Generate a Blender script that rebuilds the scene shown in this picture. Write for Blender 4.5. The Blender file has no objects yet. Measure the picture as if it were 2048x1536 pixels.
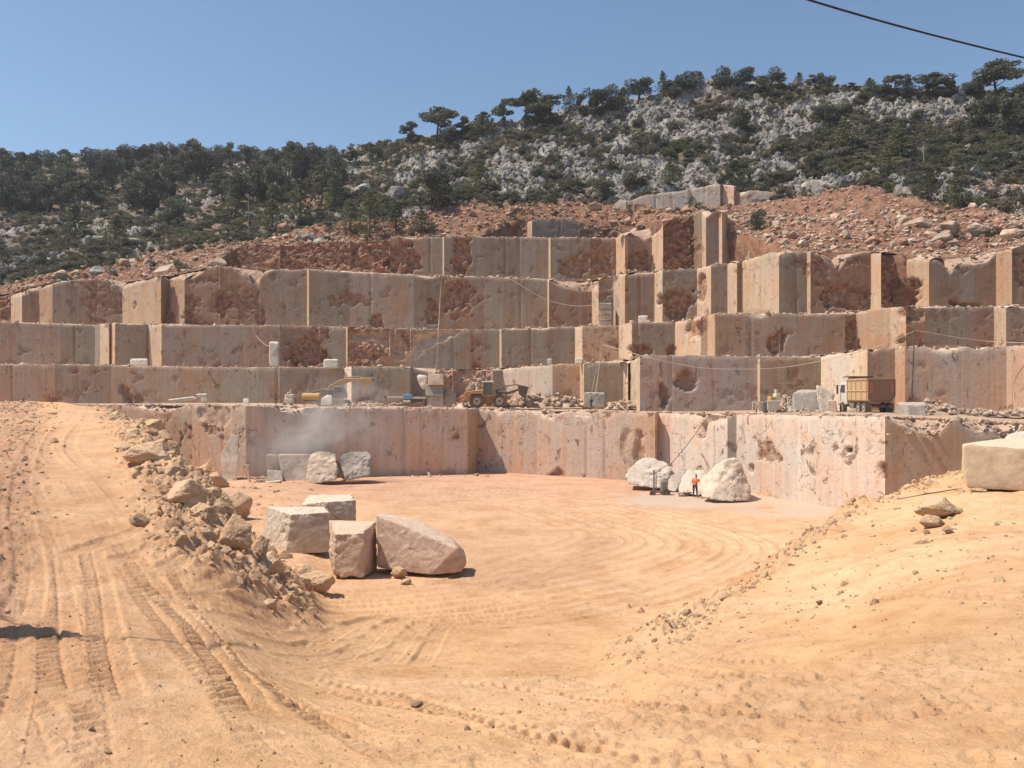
import bpy, bmesh, math, random
import numpy as np
from mathutils import Vector, Matrix

# ------------------------------------------------------------------ camera, sky, sun, exposure
S = bpy.context.scene
COL = S.collection
ZC = 8.1            # eye height above the pit floor (metres)
F = 1600.0          # focal length in pixels of the 2048 px wide photograph
HZ = 785.0          # row of the horizon
cam_d = bpy.data.cameras.new('camera')
cam_d.sensor_width = 36.0
cam_d.lens = 36.0 * F / 2048.0
cam_d.shift_y = (HZ - 768.0) / 2048.0
cam_d.clip_end = 3000
cam_d.clip_start = 0.1
cam = bpy.data.objects.new('camera', cam_d); COL.objects.link(cam)
cam.location = (0, 0, ZC); cam.rotation_euler = (math.radians(90), 0, 0)
S.camera = cam

TO_SUN = Vector((-0.50, -0.012, 0.86)).normalized()
SUN_EL = math.asin(TO_SUN.z)
SUN_AZ = math.atan2(TO_SUN.x, TO_SUN.y)
w = bpy.data.worlds.new('World'); S.world = w; w.use_nodes = True
wt = w.node_tree; wt.nodes.clear()
sky = wt.nodes.new('ShaderNodeTexSky'); sky.sky_type = 'NISHITA'; sky.sun_disc = False
sky.sun_elevation = SUN_EL; sky.sun_rotation = SUN_AZ
sky.altitude = 600; sky.air_density = 1.3; sky.dust_density = 0.5; sky.ozone_density = 3.6
bg = wt.nodes.new('ShaderNodeBackground'); bg.inputs[1].default_value = 0.108
wo = wt.nodes.new('ShaderNodeOutputWorld')
wt.links.new(sky.outputs[0], bg.inputs[0]); wt.links.new(bg.outputs[0], wo.inputs[0])
sd = bpy.data.lights.new('sun', 'SUN'); sd.energy = 5.0; sd.angle = math.radians(0.53)
sd.color = (1.0, 0.90, 0.78)
so = bpy.data.objects.new('sun', sd); COL.objects.link(so)
so.rotation_euler = TO_SUN.to_track_quat('Z', 'Y').to_euler()
S.view_settings.view_transform = 'Standard'; S.view_settings.look = 'None'
S.view_settings.gamma = 1; S.view_settings.use_curve_mapping = False
S.view_settings.exposure = 0.22
S.render.engine = 'CYCLES'
S.cycles.use_denoising = True
S.cycles.max_bounces = 6; S.cycles.diffuse_bounces = 3; S.cycles.glossy_bounces = 2
S.cycles.transparent_max_bounces = 12; S.cycles.volume_bounces = 1
S.cycles.volume_step_rate = 2.0; S.cycles.volume_max_steps = 256

# ------------------------------------------------------------------ helpers
rng = np.random.default_rng(11)
R = random.Random(5)

def unp(px, py, D):
    return Vector(((px-1024.0)/F*D, D, ZC + (HZ-py)/F*D))

def _hash(ix, iy, iz, seed):
    h = (ix.astype(np.int64)*374761393 + iy.astype(np.int64)*668265263 + iz.astype(np.int64)*2147483647 + seed*1274126177) & 0xffffffff
    h = ((h ^ (h >> 13)) * 1274126177) & 0xffffffff
    h = h ^ (h >> 16)
    return (h & 0xffffff).astype(np.float32) / 16777215.0

def vnoise(x, y, z=None, seed=0):
    """value noise, -1..1"""
    x = np.asarray(x, dtype=np.float64); y = np.asarray(y, dtype=np.float64)
    ix = np.floor(x); iy = np.floor(y); fx = x-ix; fy = y-iy
    fx = fx*fx*fx*(fx*(fx*6-15)+10); fy = fy*fy*fy*(fy*(fy*6-15)+10)
    def plane(iz):
        a = _hash(ix, iy, iz, seed); b = _hash(ix+1, iy, iz, seed)
        c = _hash(ix, iy+1, iz, seed); d = _hash(ix+1, iy+1, iz, seed)
        return (a*(1-fx)+b*fx)*(1-fy) + (c*(1-fx)+d*fx)*fy
    if z is None:
        return plane(np.zeros_like(ix))*2-1
    z = np.asarray(z, dtype=np.float64); iz = np.floor(z); fz = z-iz; fz = fz*fz*fz*(fz*(fz*6-15)+10)
    return (plane(iz)*(1-fz) + plane(iz+1)*fz)*2-1

def fbm(x, y, z=None, oct=4, seed=0, gain=0.5, lac=2.03):
    s = 0; a = 1.0; t = 0
    for o in range(oct):
        s = s + a*vnoise(x, y, z, seed+o*17); t += a
        x = x*lac+3.7; y = y*lac+1.3
        if z is not None: z = z*lac+2.1
        a *= gain
    return s/t

def sstep(a, b, x):
    t = np.clip((x-a)/(b-a), 0, 1); return t*t*(3-2*t)

def mesh_np(name, verts, quads=None, tris=None, mat=None, smooth=True, attrs=None):
    me = bpy.data.meshes.new(name)
    verts = np.asarray(verts, dtype=np.float32)
    nq = 0 if quads is None else len(quads); nt = 0 if tris is None else len(tris)
    me.vertices.add(len(verts)); me.vertices.foreach_set('co', verts.ravel())
    me.loops.add(nq*4+nt*3); me.polygons.add(nq+nt)
    li = []; ls = []
    if nq: li.append(np.asarray(quads).ravel()); ls.append(np.arange(nq)*4)
    if nt: li.append(np.asarray(tris).ravel()); ls.append(nq*4+np.arange(nt)*3)
    me.loops.foreach_set('vertex_index', np.concatenate(li).astype(np.int32))
    me.polygons.foreach_set('loop_start', np.concatenate(ls).astype(np.int32))
    me.update(calc_edges=True)
    me.polygons.foreach_set('use_smooth', np.full(nq+nt, bool(smooth)))
    if attrs:
        for k, v in attrs.items():
            v = np.asarray(v, dtype=np.float32)
            if v.ndim == 1:
                a = me.attributes.new(k, 'FLOAT', 'POINT'); a.data.foreach_set('value', v)
            elif v.shape[1] == 3:
                a = me.attributes.new(k, 'FLOAT_VECTOR', 'POINT'); a.data.foreach_set('vector', v.ravel())
            else:
                a = me.attributes.new(k, 'FLOAT_COLOR', 'POINT'); a.data.foreach_set('color', v.ravel())
    if mat: me.materials.append(mat)
    me.validate(); me.update()
    return me

def grid_quads(nr, nc):
    i = np.arange((nr-1)*nc).reshape(nr-1, nc)[:, :-1]
    return np.stack([i, i+1, i+nc+1, i+nc], axis=-1).reshape(-1, 4)

def link(name, me, parent=None, loc=None):
    o = bpy.data.objects.new(name, me); COL.objects.link(o)
    if parent: o.parent = parent
    if loc is not None: o.location = loc
    return o

def thing(o, label, cat, group=None):
    o['label'] = label; o['category'] = cat
    if group: o['group'] = group
    return o

def empty(name, loc, rz=0, scale=1.0):
    o = bpy.data.objects.new(name, None); COL.objects.link(o)
    o.empty_display_size = 0.3
    o.location = loc; o.rotation_euler = (0, 0, rz); o.scale = (scale,)*3
    return o

# ------------------------------------------------------------------ materials
def newmat(name):
    m = bpy.data.materials.new(name); m.use_nodes = True
    t = m.node_tree; t.nodes.clear()
    out = t.nodes.new('ShaderNodeOutputMaterial'); b = t.nodes.new('ShaderNodeBsdfPrincipled')
    t.links.new(b.outputs[0], out.inputs[0])
    b.inputs['Roughness'].default_value = 0.9
    b.inputs['Specular IOR Level'].default_value = 0.25
    return m, t, b, out

class NT:
    def __init__(s, t): s.t = t
    def n(s, ty, **kw):
        nd = s.t.nodes.new(ty)
        for k, v in kw.items(): setattr(nd, k, v)
        return nd
    def l(s, a, b): s.t.links.new(a, b)
    def coord(s, scale=(1, 1, 1), out='Object', rot=(0, 0, 0)):
        c = s.n('ShaderNodeTexCoord'); m = s.n('ShaderNodeMapping')
        m.inputs['Scale'].default_value = scale; m.inputs['Rotation'].default_value = rot
        s.l(c.outputs[out], m.inputs[0]); return m.outputs[0]
    def pos(s, scale=(1, 1, 1)):
        c = s.n('ShaderNodeNewGeometry'); m = s.n('ShaderNodeMapping')
        m.inputs['Scale'].default_value = scale
        s.l(c.outputs['Position'], m.inputs[0]); return m.outputs[0]
    def noise(s, vec, scale, detail=4, rough=0.55, dist=0.0, w=None):
        nd = s.n('ShaderNodeTexNoise')
        nd.inputs['Scale'].default_value = scale; nd.inputs['Detail'].default_value = detail
        nd.inputs['Roughness'].default_value = rough; nd.inputs['Distortion'].default_value = dist
        s.l(vec, nd.inputs['Vector']); return nd.outputs['Fac']
    def ramp(s, fac, stops):
        r = s.n('ShaderNodeValToRGB'); e = r.color_ramp.elements
        while len(e) < len(stops): e.new(0.5)
        for i, (p, c) in enumerate(stops):
            e[i].position = p; e[i].color = (c, c, c, 1) if isinstance(c, (int, float)) else (*c, 1)
        s.l(fac, r.inputs[0]); return r.outputs[0]
    def mix(s, f, a, b, mode='MIX'):
        m = s.n('ShaderNodeMix', data_type='RGBA', blend_type=mode)
        for k, v in ((0, f), (6, a), (7, b)):
            if isinstance(v, (int, float)): m.inputs[k].default_value = v if k == 0 else (v, v, v, 1)
            elif isinstance(v, tuple): m.inputs[k].default_value = (*v, 1)
            else: s.l(v, m.inputs[k])
        return m.outputs[2]
    def math(s, op, a, b=None, clamp=False):
        m = s.n('ShaderNodeMath', operation=op); m.use_clamp = clamp
        for k, v in ((0, a), (1, b)):
            if v is None: continue
            if isinstance(v, (int, float)): m.inputs[k].default_value = v
            else: s.l(v, m.inputs[k])
        return m.outputs[0]
    def attr(s, name, out='Fac', ty='GEOMETRY'):
        a = s.n('ShaderNodeAttribute'); a.attribute_name = name; a.attribute_type = ty
        return a.outputs[out]
    def bump(s, h, bsdf, strength=0.5, dist=0.05, prev=None):
        b = s.n('ShaderNodeBump'); b.inputs['Strength'].default_value = strength
        b.inputs['Distance'].default_value = dist
        s.l(h, b.inputs['Height'])
        if prev: s.l(prev, b.inputs['Normal'])
        s.l(b.outputs[0], bsdf.inputs['Normal']); return b.outputs[0]

def mat_wall():
    m, t, b, _ = newmat('sawn_limestone'); q = NT(t)
    base = q.n('ShaderNodeObjectInfo').outputs['Color']
    P = q.pos()
    big = q.noise(P, 0.22, 4, 0.55, 0.3)
    c = q.mix(q.ramp(big, [(0.36, 0.0), (0.62, 1.0)]), base, q.mix(1.0, base, (1.04, 0.90, 0.80), 'MULTIPLY'))
    big2 = q.noise(q.pos((1, 1, 0.7)), 0.45, 5, 0.6, 0.6)
    c = q.mix(q.ramp(big2, [(0.50, 0.0), (0.64, 0.55)]), c, q.mix(1.0, base, (1.0, 1.02, 1.02), 'MULTIPLY'))
    c = q.mix(q.ramp(q.noise(P, 1.3, 6, 0.68, 0.8), [(0.54, 0.0), (0.66, 0.38)]), c, q.mix(1.0, base, (0.98, 0.68, 0.50), 'MULTIPLY'))
    c = q.mix(q.ramp(q.noise(q.pos((1, 1, 0.55)), 0.30, 5, 0.6, 0.8), [(0.47, 0.0), (0.62, 0.5)]), c, q.mix(1.0, c, (1.03, 0.80, 0.62), 'MULTIPLY'))
    c = q.mix(q.ramp(q.noise(q.pos((1, 1, 0.4)), 0.42, 5, 0.6, 0.3), [(0.52, 0.0), (0.66, 0.6)]), c, q.mix(1.0, c, (0.80, 0.82, 0.84), 'MULTIPLY'))
    # vertical run-off and saw streaks
    st = q.noise(q.pos((1.6, 1.6, 0.06)), 1.5, 5, 0.65)
    c = q.mix(1.0, c, q.ramp(st, [(0.34, 0.88), (0.5, 1.0), (0.68, 1.07)]), 'MULTIPLY')
    st2 = q.noise(q.pos((1, 1, 0.05)), 5.0, 3, 0.6)
    c = q.mix(1.0, c, q.ramp(st2, [(0.35, 0.94), (0.65, 1.04)]), 'MULTIPLY')
    bnd = q.noise(q.pos((1, 1, 0.03)), 0.55, 4, 0.6)
    c = q.mix(q.ramp(bnd, [(0.50, 0.0), (0.60, 0.45)]), c, q.mix(0.30, base, (0.40, 0.385, 0.36)))
    # dark pits and iron stains
    pit = q.noise(q.pos((1, 1, 0.8)), 2.4, 6, 0.72, 1.2)
    gate = q.noise(P, 0.35, 2, 0.5)
    pm = q.math('MULTIPLY', q.ramp(pit, [(0.60, 0.0), (0.64, 0.85)]), q.ramp(gate, [(0.50, 0.0), (0.60, 1.0)]))
    c = q.mix(pm, c, (0.125, 0.062, 0.038))
    sp_ = q.noise(q.pos((1, 1, 0.75)), 0.75, 7, 0.72, 1.0)
    sm_ = q.math('MULTIPLY', q.ramp(sp_, [(0.585, 0.0), (0.615, 0.8)]), q.ramp(q.noise(q.pos((1, 1, 1.4)), 0.5, 2), [(0.42, 0.0), (0.52, 1.0)]))
    c = q.mix(sm_, c, q.ramp(pit, [(0.4, (0.10, 0.052, 0.033)), (0.6, (0.26, 0.15, 0.10))]))
    vs = q.noise(q.pos((1, 1, 0.16)), 1.7, 6, 0.75, 0.5)
    vm = q.math('MULTIPLY', q.ramp(vs, [(0.60, 0.0), (0.64, 0.65)]), q.ramp(q.noise(q.pos((1, 1, 1)), 0.8, 4, 0.7), [(0.48, 0.0), (0.56, 1.0)]))
    c = q.mix(vm, c, (0.16, 0.085, 0.055))
    # fractures
    vo = q.n('ShaderNodeTexVoronoi', feature='DISTANCE_TO_EDGE'); vo.inputs['Scale'].default_value = 0.16
    dm = q.n('ShaderNodeVectorMath', operation='ADD')
    nn = q.n('ShaderNodeTexNoise'); nn.inputs['Scale'].default_value = 0.6; q.l(P, nn.inputs['Vector']); nn.inputs['Detail'].default_value = 6
    sc = q.n('ShaderNodeVectorMath', operation='SCALE'); sc.inputs['Scale'].default_value = 4.5
    q.l(nn.outputs['Color'], sc.inputs[0]); q.l(P, dm.inputs[0]); q.l(sc.outputs[0], dm.inputs[1]); q.l(dm.outputs[0], vo.inputs['Vector'])
    crk = q.math('MULTIPLY', q.ramp(vo.outputs['Distance'], [(0.0, 1.0), (0.010, 0.0)]), q.ramp(q.noise(P, 0.33, 2), [(0.56, 0), (0.62, 0.7)]))
    c = q.mix(crk, c, (0.13, 0.075, 0.05))
    # broken, iron-red rock (where the face is not sawn)
    red = q.attr('red')
    rn = q.noise(P, 1.6, 6, 0.7, 0.5)
    rc = q.ramp(rn, [(0.30, (0.10, 0.045, 0.028)), (0.45, (0.26, 0.125, 0.075)), (0.58, (0.40, 0.235, 0.15)), (0.75, (0.50, 0.36, 0.25))])
    c = q.mix(q.math('MULTIPLY', red, 0.92), c, rc)
    pale = q.attr('pale')
    c = q.mix(pale, c, q.ramp(rn, [(0.3, (0.42, 0.27, 0.18)), (0.6, (0.62, 0.48, 0.37))]))
    q.l(c, b.inputs['Base Color'])
    h = q.math('ADD', q.noise(P, 3.0, 8, 0.7), q.math('MULTIPLY', red, q.math('MULTIPLY', rn, 3.0)))
    h2 = q.math('SUBTRACT', h, q.math('MULTIPLY', crk, 1.2))
    h2 = q.math('SUBTRACT', h2, q.math('MULTIPLY', pm, 0.8))
    q.bump(h2, b, 0.55, 0.12)
    return m

def mat_ground():
    m, t, b, _ = newmat('dry_soil'); q = NT(t)
    c = q.attr('Col', 'Color')
    P = q.pos()
    n1 = q.noise(P, 0.35, 5, 0.6, 0.3)
    c = q.mix(1.0, c, q.ramp(n1, [(0.34, (0.89, 0.83, 0.77)), (0.5, (1, 1, 1)), (0.66, (1.06, 1.08, 1.10))]), 'MULTIPLY')
    c = q.mix(1.0, c, q.ramp(q.noise(P, 1.1, 6, 0.66, 0.5), [(0.36, (0.93, 0.89, 0.85)), (0.5, (1, 1, 1)), (0.66, (1.03, 1.04, 1.06))]), 'MULTIPLY')
    n2 = q.noise(P, 2.5, 7, 0.68)
    c = q.mix(1.0, c, q.ramp(n2, [(0.30, (0.87, 0.83, 0.79)), (0.52, (1, 1, 1)), (0.7, (1.05, 1.06, 1.08))]), 'MULTIPLY')
    n3 = q.noise(P, 28, 5, 0.7)
    c = q.mix(1.0, c, q.ramp(n3, [(0.25, 0.93), (0.5, 1.0), (0.75, 1.03)]), 'MULTIPLY')
    wet = q.attr('wet')
    c = q.mix(wet, c, (0.56, 0.44, 0.335))
    q.l(c, b.inputs['Base Color'])
    rr = q.math('SUBTRACT', 0.95, q.math('MULTIPLY', wet, 0.35)); q.l(rr, b.inputs['Roughness'])
    h = q.math('ADD', q.math('MULTIPLY', n2, 0.6), q.math('MULTIPLY', n3, 0.55))
    h = q.math('ADD', h, q.math('MULTIPLY', q.noise(P, 9, 6, 0.7), 0.8))
    q.bump(h, b, 0.8, 0.075)
    return m

def mat_rock(name, ca, cb, cc, scale=1.0, dust=(0.55, 0.37, 0.23), dustamt=0.5, rand=0.2, bump=0.6):
    m, t, b, _ = newmat(name); q = NT(t)
    P = q.coord((1, 1, 1)); oi = q.n('ShaderNodeObjectInfo')
    rv = q.n('ShaderNodeVectorMath', operation='ADD')
    cx = q.n('ShaderNodeCombineXYZ'); k = q.math('MULTIPLY', oi.outputs['Random'], 40.0)
    q.l(k, cx.inputs[0]); q.l(P, rv.inputs[0]); q.l(cx.outputs[0], rv.inputs[1]); P = rv.outputs[0]
    n = q.noise(P, 1.3*scale, 7, 0.65, 0.6)
    c = q.ramp(n, [(0.33, ca), (0.5, cb), (0.66, cc)])
    n2 = q.noise(P, 7*scale, 6, 0.7)
    c = q.mix(1.0, c, q.ramp(n2, [(0.3, 0.78), (0.55, 1.0), (0.75, 1.12)]), 'MULTIPLY')
    g = q.n('ShaderNodeNewGeometry'); sp = q.n('ShaderNodeSeparateXYZ'); q.l(g.outputs['Normal'], sp.inputs[0])
    dz = q.math('MULTIPLY', q.ramp(q.math('ADD', sp.outputs[2], q.math('MULTIPLY', q.math('SUBTRACT', n2, 0.5), 1.2)), [(0.35, 0.0), (0.95, 1.0)]), dustamt)
    c = q.mix(dz, c, dust)
    v = q.math('ADD', 1.0-rand/2, q.math('MULTIPLY', oi.outputs['Random'], rand))
    c = q.mix(1.0, c, v, 'MULTIPLY')
    q.l(c, b.inputs['Base Color'])
    q.bump(q.math('ADD', n2, q.math('MULTIPLY', n, 1.5)), b, bump, 0.08/scale)
    return m

def mat_plain(name, col, rough=0.6, metal=0.0, dust=0.35, dcol=(0.42, 0.30, 0.20), spec=0.4, scale=2.0):
    m, t, b, _ = newmat(name); q = NT(t)
    P = q.coord((1, 1, 1)); n = q.noise(P, scale, 6, 0.7, 0.3)
    c = q.mix(q.math('MULTIPLY', q.ramp(n, [(0.35, 0.15), (0.68, 1.0)]), dust), col, dcol)
    q.l(c, b.inputs['Base Color'])
    b.inputs['Metallic'].default_value = metal; b.inputs['Specular IOR Level'].default_value = spec
    q.l(q.math('ADD', q.math('MULTIPLY', n, 0.35), rough-0.1), b.inputs['Roughness'])
    return m

def mat_leaf(name, ca, cb, trans=0.25):
    m, t, b, out = newmat(name); q = NT(t)
    oi = q.n('ShaderNodeObjectInfo')
    n = q.noise(q.pos(), 0.8, 4, 0.7)
    g = q.n('ShaderNodeNewGeometry')
    f = q.math('ADD', q.math('MULTIPLY', g.outputs['Random Per Island'], 0.5), q.math('MULTIPLY', n, 0.5))
    c = q.mix(f, ca, cb)
    c = q.mix(1.0, c, q.math('ADD', 0.75, q.math('MULTIPLY', oi.outputs['Random'], 0.55)), 'MULTIPLY')
    q.l(c, b.inputs['Base Color']); b.inputs['Roughness'].default_value = 0.7
    tr = q.n('ShaderNodeBsdfTranslucent'); q.l(c, tr.inputs[0])
    mx = q.n('ShaderNodeMixShader'); mx.inputs[0].default_value = trans
    q.l(b.outputs[0], mx.inputs[1]); q.l(tr.outputs[0], mx.inputs[2]); q.l(mx.outputs[0], out.inputs[0])
    return m

def mat_hill():
    m, t, b, _ = newmat('karst_hillside'); q = NT(t)
    P = q.pos()
    red = q.attr('red'); rock = q.attr('rock')
    n = q.noise(P, 0.9, 7, 0.7, 0.5)
    rk = q.ramp(q.noise(q.pos((1, 1, 0.35)), 2.2, 7, 0.75, 0.4), [(0.33, (0.085, 0.07, 0.055)), (0.46, (0.26, 0.235, 0.20)), (0.57, (0.43, 0.40, 0.355)), (0.72, (0.58, 0.55, 0.50))])
    soil = q.ramp(n, [(0.35, (0.09, 0.07, 0.045)), (0.52, (0.19, 0.145, 0.10)), (0.68, (0.31, 0.25, 0.185))])
    rc = q.ramp(n, [(0.30, (0.15, 0.062, 0.036)), (0.5, (0.29, 0.145, 0.088)), (0.68, (0.41, 0.26, 0.165))])
    c = q.mix(rock, soil, rk); c = q.mix(red, c, rc)
    q.l(c, b.inputs['Base Color'])
    q.bump(q.math('ADD', q.noise(P, 2.0, 8, 0.75), n), b, 0.9, 0.35)
    return m

M_WALL = mat_wall(); M_GROUND = mat_ground(); M_HILL = mat_hill()
M_BLOCK = mat_rock('pale_limestone', (0.42, 0.32, 0.235), (0.53, 0.42, 0.32), (0.62, 0.52, 0.42), 0.7, (0.68, 0.55, 0.41), 0.55, 0.1, 0.45)
M_WHITE = mat_rock('white_limestone', (0.42, 0.34, 0.26), (0.55, 0.465, 0.375), (0.65, 0.57, 0.475), 0.8, (0.70, 0.58, 0.45), 0.5, 0.1, 0.4)
M_PINK = mat_rock('pink_limestone', (0.42, 0.29, 0.205), (0.55, 0.40, 0.295), (0.62, 0.47, 0.355), 0.7, (0.68, 0.52, 0.38), 0.6, 0.1, 0.45)
M_TAN = mat_rock('tan_limestone', (0.52, 0.38, 0.25), (0.58, 0.43, 0.28), (0.63, 0.48, 0.32), 0.35, (0.70, 0.57, 0.42), 0.6, 0.05, 0.2)
M_BOULDER = mat_rock('dusty_boulder', (0.42, 0.27, 0.165), (0.54, 0.365, 0.225), (0.62, 0.45, 0.29), 0.9, (0.66, 0.45, 0.265), 0.9, 0.2, 0.9)
M_RUBBLE = mat_rock('limestone_rubble', (0.32, 0.20, 0.135), (0.48, 0.34, 0.24), (0.64, 0.52, 0.40), 0.6, (0.58, 0.44, 0.32), 0.4, 0.5, 0.6)
M_REDRUB = mat_rock('red_rubble', (0.22, 0.10, 0.06), (0.36, 0.19, 0.12), (0.48, 0.30, 0.20), 0.7, (0.52, 0.34, 0.23), 0.4, 0.5, 0.8)
M_KARST = mat_rock('grey_karst', (0.13, 0.113, 0.093), (0.28, 0.255, 0.22), (0.46, 0.43, 0.385), 1.6, (0.36, 0.34, 0.31), 0.25, 0.6, 1.0)
M_GREYST = mat_rock('grey_limestone', (0.27, 0.225, 0.185), (0.35, 0.30, 0.255), (0.42, 0.37, 0.32), 0.7, (0.58, 0.46, 0.35), 0.5, 0.1, 0.4)
M_CLOD = mat_rock('soil_clod', (0.50, 0.33, 0.195), (0.60, 0.405, 0.235), (0.66, 0.46, 0.28), 1.5, (0.66, 0.45, 0.265), 0.9, 0.35, 0.8)
M_LEAF_PINE = mat_leaf('pine_needles', (0.100, 0.106, 0.066), (0.180, 0.185, 0.118))
M_LEAF_DARK = mat_leaf('oak_leaves', (0.088, 0.093, 0.062), (0.155, 0.160, 0.106))
M_LEAF_YOUNG = mat_leaf('young_pine_needles', (0.10, 0.104, 0.048), (0.17, 0.172, 0.085))
M_LEAF_SCRUB = mat_leaf('scrub_leaves', (0.155, 0.137, 0.088), (0.25, 0.215, 0.145))
M_TWIG = mat_plain('dry_twigs', (0.20, 0.15, 0.11), 0.9, dust=0.2)
M_BARK = mat_plain('bark', (0.075, 0.055, 0.042), 0.9, dust=0.2)
M_YEL = mat_plain('yellow_paint', (0.56, 0.33, 0.08), 0.6, dust=0.5)
M_ORG = mat_plain('orange_paint', (0.48, 0.22, 0.06), 0.6, dust=0.6)
M_CREAM = mat_plain('cream_paint', (0.70, 0.62, 0.46), 0.5, dust=0.3)
M_TRKTAN = mat_plain('tan_truck_paint', (0.58, 0.38, 0.21), 0.5, dust=0.4)
M_RUST = mat_plain('rusty_steel', (0.27, 0.13, 0.075), 0.8, dust=0.3)
M_DARK = mat_plain('dark_steel', (0.06, 0.052, 0.046), 0.6, dust=0.4, metal=0.2)
M_GREYM = mat_plain('grey_steel', (0.24, 0.22, 0.20), 0.5, dust=0.4, metal=0.3)
M_TYRE = mat_plain('tyre_rubber', (0.030, 0.027, 0.024), 0.9, dust=0.65, dcol=(0.38, 0.27, 0.18))
M_RIM = mat_plain('dusty_rim', (0.42, 0.34, 0.26), 0.7, dust=0.5)
M_GLASS = mat_plain('dark_glass', (0.05, 0.05, 0.055), 0.12, dust=0.25, spec=0.8)
M_BLUE = mat_plain('blue_paint', (0.14, 0.33, 0.62), 0.4, dust=0.12)
M_WHITEP = mat_plain('white_paint', (0.72, 0.66, 0.56), 0.5, dust=0.25)
M_REDP = mat_plain('red_paint', (0.50, 0.14, 0.06), 0.5, dust=0.3)
M_ORANGE_SHIRT = mat_plain('orange_shirt', (0.80, 0.13, 0.035), 0.9, dust=0.05)
M_GREEN_SHIRT = mat_plain('pale_green_shirt', (0.30, 0.38, 0.27), 0.9, dust=0.2)
M_TROUSER = mat_plain('dark_trousers', (0.030, 0.032, 0.040), 0.9, dust=0.15)
M_TROUSER_BLUE = mat_plain('blue_trousers', (0.035, 0.06, 0.095), 0.9, dust=0.15)
M_SKIN = mat_plain('skin', (0.42, 0.22, 0.14), 0.6, dust=0.0)
M_HAIR = mat_plain('black_hair', (0.012, 0.010, 0.009), 0.6, dust=0.0)
M_CABLE = mat_plain('black_cable', (0.025, 0.024, 0.024), 0.6, dust=0.1)
M_HOSE = mat_plain('pale_hose', (0.52, 0.42, 0.33), 0.7, dust=0.2)
# ------------------------------------------------------------------ foreground soil, haul road and pit floor
class PField:
    """height field over (bearing, distance); bearing is given as the column of the photograph"""
    def __init__(s, cols, p0, p1, nc, d0, d1, nr, zmode=True):
        s.px = np.linspace(p0, p1, nc); s.d0, s.d1 = d0, d1
        s.D = np.exp(np.linspace(math.log(d0), math.log(d1), nr))
        cp = sorted(cols); tab = []
        for c in cp:
            dd = np.array([a for a, _ in cols[c]], float); zz = np.array([b for _, b in cols[c]], float)
            tab.append(np.interp(np.log(s.D), np.log(dd), zz))
        tab = np.array(tab)                                   # ncol x nr
        u = np.interp(s.px, cp, np.arange(len(cp))); i = np.clip(u.astype(int), 0, len(cp)-2); f = u-i
        f = f*0.5+0.5*f*f*(3-2*f)
        s.z = (tab[i]*(1-f)[:, None]+tab[i+1]*f[:, None]).T   # nr x nc
    def smooth(s, kr, kc, n=2):
        for _ in range(n):
            for ax, k in ((0, kr), (1, kc)):
                if k < 1: continue
                p = np.pad(s.z, [(k, k) if a == ax else (0, 0) for a in (0, 1)], mode='edge')
                cs = np.cumsum(p, axis=ax)
                z0 = np.zeros_like(np.take(cs, [0], axis=ax)); cs = np.concatenate([z0, cs], axis=ax)
                L = 2*k+1; nn = s.z.shape[ax]
                s.z = (np.take(cs, range(L, L+nn), axis=ax)-np.take(cs, range(0, nn), axis=ax))/L
    def at(s, px, D):
        px = np.atleast_1d(np.asarray(px, float)); D = np.atleast_1d(np.asarray(D, float))
        u = np.clip((px-s.px[0])/(s.px[-1]-s.px[0])*(len(s.px)-1), 0, len(s.px)-1.001)
        v = np.clip((np.log(np.maximum(D, 0.1))-math.log(s.d0))/(math.log(s.d1)-math.log(s.d0))*(len(s.D)-1), 0, len(s.D)-1.001)
        i = u.astype(int); j = v.astype(int); f = u-i; g = v-j
        Z = s.z
        return (Z[j, i]*(1-f)+Z[j, i+1]*f)*(1-g)+(Z[j+1, i]*(1-f)+Z[j+1, i+1]*f)*g
    def xy(s, X, Y):
        return s.at(1024+F*np.asarray(X)/np.asarray(Y), Y)
    def hit(s, px, py):
        """first point of the ground seen at column px, row py"""
        D = s.D; z = s.at(np.full(len(D), px), D); row = HZ-(z-ZC)/D*F
        k = np.where(row <= py)[0]
        k = k[0] if len(k) else len(D)-1
        if k > 0:
            a, b = row[k-1], row[k]; t = 0 if a == b else (a-py)/(a-b); d = D[k-1]+(D[k]-D[k-1])*min(max(t, 0), 1)
        else: d = D[0]
        return float(d)

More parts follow.
